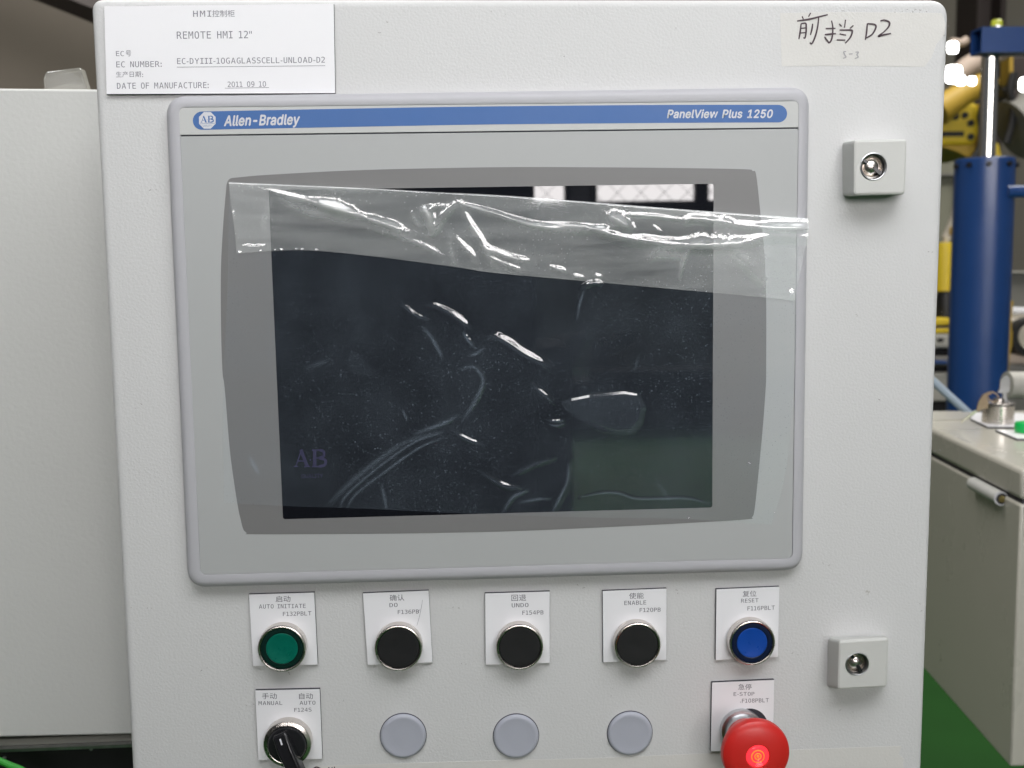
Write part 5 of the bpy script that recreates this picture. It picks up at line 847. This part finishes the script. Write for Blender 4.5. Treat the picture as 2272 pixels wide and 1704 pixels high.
hg = put("hinge", *tube([(h0[0],h0[1],hz),(h1[0],h1[1],hz)],0.0085,20), LOCKM, dk)
dd = Vector((h1[0]-h0[0],h1[1]-h0[1],0)).normalized(); e = Vector((h1[0],h1[1],hz))
put("hinge_cap", *tube([e-dd*0.002,e+dd*0.001],0.0088,20), mat("white_nylon",(0.6,0.6,0.62),0.4), hg)
BRASS = mat("brass_pin", (0.45,0.38,0.16), 0.3, metal=1.0)
put("hinge_socket", *tube([e+dd*0.0011,e+dd*0.0013],0.0066,20), PLATE_CORE, hg)
put("hinge_pin", *tube([e+dd*0.0013,e+dd*0.003],0.0042,16), BRASS, hg)
# legend plates lying on the lid, key switch, green button
def onlid(k, pts, z0, z1): return prism([HZ(*z(k,*p),z1)[:2] for p in pts], z0, z1)
V, F = onlid('k',[(-300,990),(0,985),(600,970),(790,935),(600,800),(-300,800)],zt+0.0002,zt+0.0025); put("lid_rail", V, F, DESK, dk)
put("legend_plate", *onlid('k',[(790,975),(1165,1150),(2300,1165),(2500,1000),(1900,850),(900,840)],zt+0.0003,zt+0.0022), PLATE_CORE, dk)
put("plate_face", *onlid('k',[(800,962),(1170,1133),(2290,1150),(2500,990),(1900,845),(910,835)],zt+0.0023,zt+0.0028), PLATE, dk)
put("legend_plate", *onlid('k',[(1330,1213),(1800,1408),(2800,1412),(2800,1240)],zt+0.0003,zt+0.0022), PLATE_CORE, dk)
put("plate_face", *onlid('k',[(1345,1202),(1800,1392),(2800,1398),(2800,1230)],zt+0.0023,zt+0.0028), PLATE, dk)
kc = HZ(*z('k',1535,1085),zt+0.003); scale_ = (kc[1]-CAM[1]); R_ = 35.5/PX_F*scale_*0.98
kc = kc+np.array([0,R_*0.9,0]); Hk = 46/PX_F*scale_
def cylz(cx, cy, z0, prof, n=48):
    V = []; F = []
    for r, h in prof:
        for i in range(n): a = 2*math.pi*i/n; V.append((cx+r*math.cos(a),cy+r*math.sin(a),z0+h))
    for k in range(len(prof)-1):
        for i in range(n): j=(i+1)%n; F.append((k*n+i,k*n+j,(k+1)*n+j,(k+1)*n+i))
    F.append([(len(prof)-1)*n+i for i in range(n)]); return V, F
ks = put("key_switch", *cylz(kc[0],kc[1],zt+0.003,[(R_,0),(R_,Hk*0.9),(R_*1.03,Hk*0.91),(R_*1.03,Hk),(R_*0.94,Hk*1.03)]), CHROME, dk)
put("rubber_ring", *cylz(kc[0],kc[1],zt+0.003,[(R_*1.035,Hk*0.9),(R_*1.045,Hk*0.92),(R_*1.045,Hk*0.99),(R_*1.0,Hk*1.0)]), BLACK, ks)
put("key_barrel", *cylz(kc[0],kc[1],zt+0.003+Hk*1.03,[(R_*0.35,0),(R_*0.33,0.006),(R_*0.2,0.0065)]), CHROME, ks)
gb = HZ(*z('k',2080,1290),zt+0.003)
GB = mat("bright_green_button", (0.0,0.42,0.08), 0.35, var=(40,0.08))
put("green_button", *cylz(gb[0],gb[1]+0.012,zt+0.003,[(0.0135,0),(0.0145,0.004),(0.0145,0.012),(0.013,0.0145),(0.006,0.016)]), GB, dk)
# keys
kr = thing("key_ring", "two keys hanging on a ring in the desk key switch", "keys", (kc[0],kc[1],zt+0.003+Hk))
yk = kc[1]-R_*1.1
def kp(x, y, yy): return W(*z('k',x,y),yy)
b0 = kp(600,1050,yk-0.004); b1 = kp(890,815,yk-0.002); b2 = kp(960,750,yk-0.001)
KEY = mat("worn_brass_key", (0.34,0.26,0.18), 0.4, metal=1.0, var=(200,0.3)); KEYB = mat("bright_key_blade", (0.78,0.75,0.62), 0.3, metal=1.0, var=(200,0.1))
def plank(pts, yy, th, mt, name, parent):
    P = [kp(x,y,yy) for x, y in pts]; n = len(P); V = [(p[0],p[1],p[2]) for p in P]+[(p[0],p[1]+th,p[2]) for p in P]
    F = [list(range(n))[::-1],[n+i for i in range(n)]]+[(i,(i+1)%n,n+(i+1)%n,n+i) for i in range(n)]
    return bevel(put(name, V, F, mt, parent, smooth=False),0.0003,1)
k1 = plank([(585,1075),(600,1020),(860,800),(930,770),(950,820),(880,860),(700,985)], yk, 0.0012, KEYB, "key_blade", kr)
plank([(920,790),(970,600),(1060,450),(1180,390),(1300,370),(1230,440),(1150,480),(1190,620),(1180,740),(1060,770),(960,830)], yk-0.0006, 0.002, KEY, "key_bow", kr)
cR = kp(1285,500,yk+0.002); rr_ = 0.0066
put("ring", *tube([(cR[0]+rr_*math.cos(t)*1.2,cR[1]+0.004*math.sin(t),cR[2]+rr_*math.sin(t)) for t in np.linspace(0,2*math.pi,25)],0.0010,8), KEY, kr)
ym = kc[1]
plank([(1500,560),(1500,410),(1385,400),(1430,300),(1440,130),(1520,40),(1600,30),(1650,90),(1660,200),(1640,380),(1580,410),(1580,600)], ym, 0.0022, STEEL, "key_bow", kr)

# ------------------------------------------------------------------ the blue lifting post
BLUEP = mat("blue_machine_paint", (0.012,0.052,0.19), 0.32, bump=[(60,0.4)], var=(8,0.12), coat=0.2)
YB = 1.9
def vcyl(xa, xb, ytop, y, pxy_bottom=None):
    a = W(xa,ytop,y); b = W(xb,ytop,y); return (a[0]+b[0])/2, (b[0]-a[0])/2
cxp, rp = vcyl(2132.5,2256,352,YB); ztp = W(2190,351,YB)[2]
bp = thing("lifting_post", "blue lifting cylinder with chrome rod and blue crossbeam behind the desk", "lifting cylinder", (cxp,YB+0.02,0))
zlow = W(2100,1250,YB)[2]
put("cylinder", *cylz(cxp,YB+0.02,zlow,[(rp,0.0),(rp,ztp-zlow-0.003),(rp-0.003,ztp-zlow),(rp*0.4,ztp-zlow)],72), BLUEP, bp)
V, F = merge([box(cxp-rp,cxp+1.3,YB-0.06,YB+0.1,zlow-0.03,zlow-0.001),box(cxp+1.0,cxp+1.25,YB-0.05,YB+0.09,0,zlow-0.03)]); put("base_bracket", V, F, BLUEP, bp)
zbolt = W(*z('r1',655,1250),YB-rp)[2]
for adeg in (182,215,250,290,330,358):
    t = math.radians(adeg); d = Vector((math.cos(t),math.sin(t),0)); c = Vector((cxp,YB+0.02,zbolt))
    put("bolt", *tube([c+d*(rp-0.002),c+d*(rp+0.008)],0.0065,6), BLACK, bp)
ra = W(*z('r1',738,700),YB); rb = W(*z('r1',862,700),YB); rx = (ra[0]+rb[0])/2; rr2 = (rb[0]-ra[0])/2
zbb = W(*z('r1',710,400),YB-0.03)[2]; zbt = W(*z('r1',710,205),YB-0.03)[2]
put("rod", *cylz(rx,YB+0.02,ztp-0.002,[(rr2,0),(rr2,zbb-ztp+0.002)],48), mat("polished_rod",(0.75,0.75,0.72),0.12,metal=1.0), bp)
xe = W(*z('r1',712,300),YB-0.03)[0]; t_ = 0.004; y0b, y1b = YB-0.03, YB+0.025
V, F = merge([box(xe,xe+1.2,y0b,y1b,zbb,zbb+t_),box(xe,xe+1.2,y0b,y1b,zbt-t_,zbt),box(xe,xe+1.2,y0b,y0b+t_,zbb+t_,zbt-t_),box(xe,xe+1.2,y1b-t_,y1b,zbb+t_,zbt-t_)])
cb = put("crossbeam", V, F, BLUEP, bp, smooth=False)
q = W(*z('r1',828,200),YB)
put("nut", *cylz(q[0],YB,zbt,[(0.018,0),(0.018,0.006),(0.013,0.007)],24), STEEL, cb)
put("cap", *cylz(q[0],YB,zbt+0.007,[(0.0135,0),(0.0135,0.012),(0.010,0.0155)],24), mat("yellow_green_cap",(0.55,0.6,0.05),0.4), cb)
a = W(*z('r1',900,1470),YB-rp*0.6); b = a+np.array([0.6,0,0])
put("side_pipe", *tube([a,b],0.0155,20), BLUEP, bp)
p0 = W(*z('k',-500,-260),1.15); p1 = W(*z('k',60,225),1.15); p2_ = W(*z('k',720,830),1.15); p3 = W(*z('k',1500,1500),1.15)
PB = mat("pale_blue_hose", (0.36,0.44,0.52), 0.45, var=(20,0.05))
tag(put("air_hose", *tube([p0,p1,p2_,p3],0.0072,14), PB), "pale blue pipe slanting down in front of the blue cylinder", "pipe")

# ------------------------------------------------------------------ machines further back
YEL = mat("yellow_robot_paint", (0.62,0.45,0.02), 0.45, var=(4,0.1)); YED = mat("ochre_paint", (0.42,0.27,0.03), 0.55, var=(4,0.15))
GREYW = mat("pale_machine_paint", (0.42,0.41,0.37), 0.6, var=(4,0.1)); MID = mat("mid_grey_paint", (0.16,0.155,0.14), 0.6, var=(3,0.15))
CREAM = mat("cream_paint", (0.45,0.41,0.34), 0.6, var=(4,0.1))
def wpoly(k, pts, y, th, mt, name, parent, bv=0.01):
    P = [W(*z(k,*q),y) for q in pts]; n = len(P); V = [tuple(p) for p in P]+[(p[0]*1.0,p[1]+th,p[2]) for p in P]
    F = [list(range(n))[::-1],[n+i for i in range(n)]]+[(i,(i+1)%n,n+(i+1)%n,n+i) for i in range(n)]
    return bevel(put(name, V, F, mt, parent, smooth=False),bv,2)
YRB = 4.6
c = W(2135,250,YRB); rb1 = thing("welding_robot", "big yellow robot arm seen above between cabinet and blue cylinder", "robot", (c[0],YRB+0.2,0))
wpoly('r1',[(360,760),(520,770),(690,790),(702,900),(690,1020),(665,1110),(360,1110)],YRB,0.35,YEL,"gearbox",rb1,0.02)
wpoly('r1',[(360,1112),(664,1112),(640,1210),(600,1205),(530,1165),(440,1135),(360,1125)],YRB+0.02,0.3,YED,"lower_casting",rb1,0.015)
wpoly('r1',[(700,790),(735,800),(745,1205),(690,1205),(712,1000)],YRB+0.06,0.2,YED,"side_casting",rb1,0.01)
for x, y in ((470,890),(510,895),(580,885),(625,945),(625,1050)):
    q = W(*z('r1',x,y),YRB-0.001); put("bolt", *tube([(q[0],YRB+0.004,q[2]),(q[0],YRB-0.012,q[2])],0.018,8), BLACK, rb1)
q = W(*z('r1',485,1028),YRB); V, F = box(q[0]-0.06,q[0]+0.06,YRB-0.006,YRB+0.002,q[2]-0.013,q[2]+0.013); put("dark_plate", V, F, BLACK, rb1)
p0 = W(*z('r1',380,850),YRB-0.1); p1 = W(*z('r1',560,730),YRB-0.1); p2_ = W(*z('r1',800,600),YRB-0.1)
put("upper_arm", *tube([p0,p1,p2_],[0.075,0.06,0.05],24), YED, rb1)
p0 = W(*z('r1',470,620),YRB+0.3); p1 = W(*z('r1',600,515),YRB+0.3); p2_ = W(*z('r1',760,430),YRB+0.3); p3 = W(*z('r1',960,330),YRB+0.3)
tag(put("fabric_sleeve", *tube([p0,p1,p2_,p3],[0.05,0.055,0.06,0.06],20), TAN, rb1), "tan cable sleeve")
wpoly('r1',[(870,660),(1000,700),(940,760),(890,740)],YRB,0.2,BLACK,"cable_joint",rb1)
for x0_, x1_ in ((925,960),):
    wpoly('r1',[(x0_,430),(x1_,430),(x1_,640),(x0_,650)],YRB+0.4,0.1,YED,"rear_strut",rb1)
wpoly('r1',[(885,430),(1037,430),(1120,430),(1120,650),(960,690),(880,640)],YRB+0.6,0.2,COLM,"dark_housing",rb1)
tag(put("wrist_motor", *tube([W(*z('r1',960,1000),YRB),W(*z('r1',1150,900),YRB)],0.16,24), MID, rb1), "dark grey cylindrical wrist")
wpoly('r1',[(820,1090),(850,1100),(875,1215),(820,1215)],YRB,0.1,YEL,"wrist_bracket",rb1)
for pts_, r_, m_ in (([(715,820),(700,900),(712,1000),(700,1120),(640,1230)],0.016,BLACK),([(960,560),(930,700),(955,820),(940,960),(900,1100)],0.02,BLACK),([(1000,640),(960,760),(965,900)],0.014,COLM),([(600,300),(560,330),(470,320)],0.02,TAN)):
    put("cable", *tube([Vector(v) for v in spline(np.array([W(*z('r1',*q),YRB-0.05) for q in pts_]),6)],r_,10), m_, rb1)
# second robot, lower down
c = W(2105,590,3.9); r2 = thing("small_robot", "small yellow robot low between cabinet and blue cylinder", "robot", (c[0],4.0,0))
Y2 = 3.9
def vc(k, xa, xb, yt, yb, y, mt, name, parent, n=28, prof=None):
    a = W(*z(k,xa,yt),y); b = W(*z(k,xb,yt),y); zb2 = W(*z(k,xa,yb),y)[2]; r = (b[0]-a[0])/2
    return put(name, *cylz((a[0]+b[0])/2,y+r,zb2,[(r,0),(r*1.02,(a[2]-zb2)*0.3),(r,(a[2]-zb2)*0.8),(r*0.8,(a[2]-zb2))] if prof is None else prof(r,a[2]-zb2),n), mt, parent)
vc('r2',390,535,200,575,Y2,YEL,"body",r2); vc('r2',430,480,150,215,Y2+0.05,CREAM,"shoulder",r2); vc('r2',480,530,80,140,Y2+0.05,YED,"elbow",r2)
put("forearm", *tube([W(*z('r2',450,180),Y2+0.1),W(*z('r2',520,20),Y2+0.1),W(*z('r1',560,1500),Y2+0.1)],0.03,14), CREAM, r2)
vc('r2',400,520,575,785,Y2,BLACK,"base",r2)
wpoly('r2',[(340,785),(520,785),(520,835),(340,835)],Y2-0.1,0.3,YEL,"base_plate",r2,0.005); wpoly('r2',[(340,862),(520,862),(520,898),(340,898)],Y2-0.1,0.3,YEL,"base_plate",r2,0.005)
wpoly('r2',[(345,836),(515,836),(515,861),(345,861)],Y2-0.06,0.2,MID,"spacer",r2,0.002)
# workbench clutter below the robot
wb = thing("machine_bench", "pale machine bench with dark openings under the small yellow robot", "machine", (c[0],4.1,0))
wpoly('r2',[(300,900),(560,900),(560,1010),(300,1010)],Y2-0.1,0.4,GREYW,"pale_block",wb); wpoly('r2',[(390,935),(420,935),(420,965),(390,965)],Y2-0.13,0.02,BLACK,"opening",wb,0.001)
wpoly('r2',[(300,1012),(470,1012),(470,1072),(300,1072)],Y2-0.05,0.3,BLACK,"dark_gap",wb); wpoly('r2',[(300,1074),(560,1074),(560,1150),(300,1150)],Y2-0.1,0.3,MID,"drawer",wb)
wpoly('r2',[(300,1100),(560,1120),(560,1140),(300,1125)],Y2-0.14,0.03,BLUEP,"blue_strip",wb,0.001)
wpoly('r2',[(300,1152),(560,1152),(560,1200),(300,1200)],Y2-0.05,0.3,BLACK,"dark_gap",wb); wpoly('r2',[(300,1202),(560,1202),(560,1420),(300,1420)],Y2-0.1,0.4,GREYW,"pale_block",wb)
wpoly('r2',[(300,1422),(700,1422),(700,1700),(300,1700)],Y2-0.05,0.4,BLACK,"lower_gap",wb)
q = W(*z('r2',430,1700),Y2+0.1)[2]
V, F = box(c[0]-0.5,c[0]+0.35,Y2+0.0,Y2+0.35,0,q); put("frame", V, F, MID, wb)
# grey guard panels and parts to the right of the cylinder
gp = thing("guard_panel", "grey guard panel on the wall side right of the blue cylinder", "panel", (W(2265,640,5.5)[0],5.5,0))
wpoly('r2',[(900,430),(1400,425),(1400,705),(900,705)],5.5,0.1,MID,"panel",gp); wpoly('r2',[(900,422),(1400,417),(1400,431),(900,434)],5.45,0.1,GREYW,"edge_rail",gp,0.003)
g2 = thing("guard_panel", "greenish grey wall panel with dark rail between cabinet and blue cylinder", "panel", (W(2110,400,6.5)[0],6.5,0))
PAN = mat("olive_grey_panel", (0.19,0.19,0.145), 0.7, var=(2,0.1))
wpoly('r1',[(200,1130),(620,1130),(620,2400),(200,2400)],6.5,0.1,PAN,"panel",g2); wpoly('r1',[(200,1325),(620,1325),(620,1350),(200,1350)],6.44,0.05,MID,"rail",g2,0.003)
wpoly('r1',[(545,1340),(565,1340),(560,2000),(530,2000)],6.40,0.05,CREAM,"post",g2,0.003)
g3 = thing("valve_unit", "cream valve unit with dark dial right of the blue cylinder", "machine", (W(2262,750,3.4)[0],3.5,0))
wpoly('r2',[(900,782),(1400,782),(1400,1032),(900,1032)],3.4,0.3,CREAM,"housing",g3); wpoly('r2',[(940,700),(1300,705),(1300,755),(950,755)],3.45,0.1,WHITE_PRINT,"crumpled_wrap",g3,0.02)
q0 = W(*z('r2',1040,920),3.39); put("dial", *tube([(q0[0],3.40,q0[2]),(q0[0],3.34,q0[2])],0.075,28), BLACK, g3); put("dial_face", *tube([(q0[0],3.3395,q0[2]),(q0[0],3.33,q0[2])],0.055,28), CREAM, g3)
wpoly('r2',[(900,1036),(1400,1036),(1400,1056),(900,1056)],3.42,0.2,BLACK,"dark_gap",g3,0.002); wpoly('r2',[(895,1058),(1400,1058),(1400,1135),(895,1135)],3.38,0.3,TAN,"drawer",g3)
wpoly('r2',[(895,1137),(1400,1137),(1400,1215),(895,1215)],3.38,0.3,MID,"drawer",g3); wpoly('r2',[(890,1217),(1400,1217),(1400,1232),(890,1232)],3.35,0.3,BLUEP,"blue_strip",g3,0.002)
wpoly('r2',[(890,1234),(1400,1234),(1400,1700),(890,1700)],3.40,0.3,MID,"lower_body",g3)
V = spline(np.array([W(*z('r2',*q),3.2) for q in ((945,650),(928,800),(935,950),(915,1080),(905,1230))]),6)
put("hose", *tube([Vector(v) for v in V],0.006,8), YED, g3)
g4 = tag(put("grey_motor", *tube([W(*z('r2',905,1292),1.3),W(*z('r2',1300,1292),1.3)],0.026,28), GREYW), "pale grey horizontal motor just behind the keys", "motor")
V, F = box(q0[0]-0.2,q0[0]+0.6,3.45,3.75,0,W(*z('r2',890,1700),3.45)[2]); put("stand", V, F, MID, g3)
# lit lamps hanging in the hall
LAMP = emis("lamp_glow", (1.0,1.0,0.97), 14.0)
first = None
for k, x, y, r_, lb in (('r1',487,365,43,"upper lit hall lamp beside the cabinet's top right edge"),('r1',492,572,66,"largest lit hall lamp, left of the tan sleeve"),('r1',548,617,36,"lit hall lamp touching the largest lamp's right side"),
                   ('r1',636,622,31,"small round lit hall lamp left of the chrome rod"),('r1',1046,650,52,"lit hall lamp cut off by the right picture edge")):
    YQ = 3.9; c = W(*z(k,x,y),YQ); R0 = r_/3.457/PX_F*(YQ+0.67)
    if first is None:
        first = bpy.data.objects.new("hall_lamp", None); C.objects.link(first); o = first; WL[o.name] = Vector((0,0,0)); U = 0.10
        V, F = lathe([(U*1000*0.9,-60),(U*1000,-20),(U*1000,10),(U*900,12)],28); kid = [put("lamp_housing", V, F, MID, o)]
        V, F = lathe([(U*880,12.5),(U*800,30),(U*400,38),(0.05,40)],28)
        V = [(v[0]*q_,v[1],v[2]*q_) for v in V for q_ in [(1/((abs(math.cos(math.atan2(v[2],v[0])))**4+abs(math.sin(math.atan2(v[2],v[0])))**4)**0.25))]]; kid.append(put("lamp_lens", V, F, LAMP, o))
        bases = kid
    else:
        o = first.copy(); C.objects.link(o)
        for ch in bases: c2 = ch.copy(); C.objects.link(c2); c2.parent = o
    o.location = Vector(c); s = R0/(U*0.88); o.scale = (s,s,s); tag(o, lb, "lamp", "lit lamps in the hall behind")
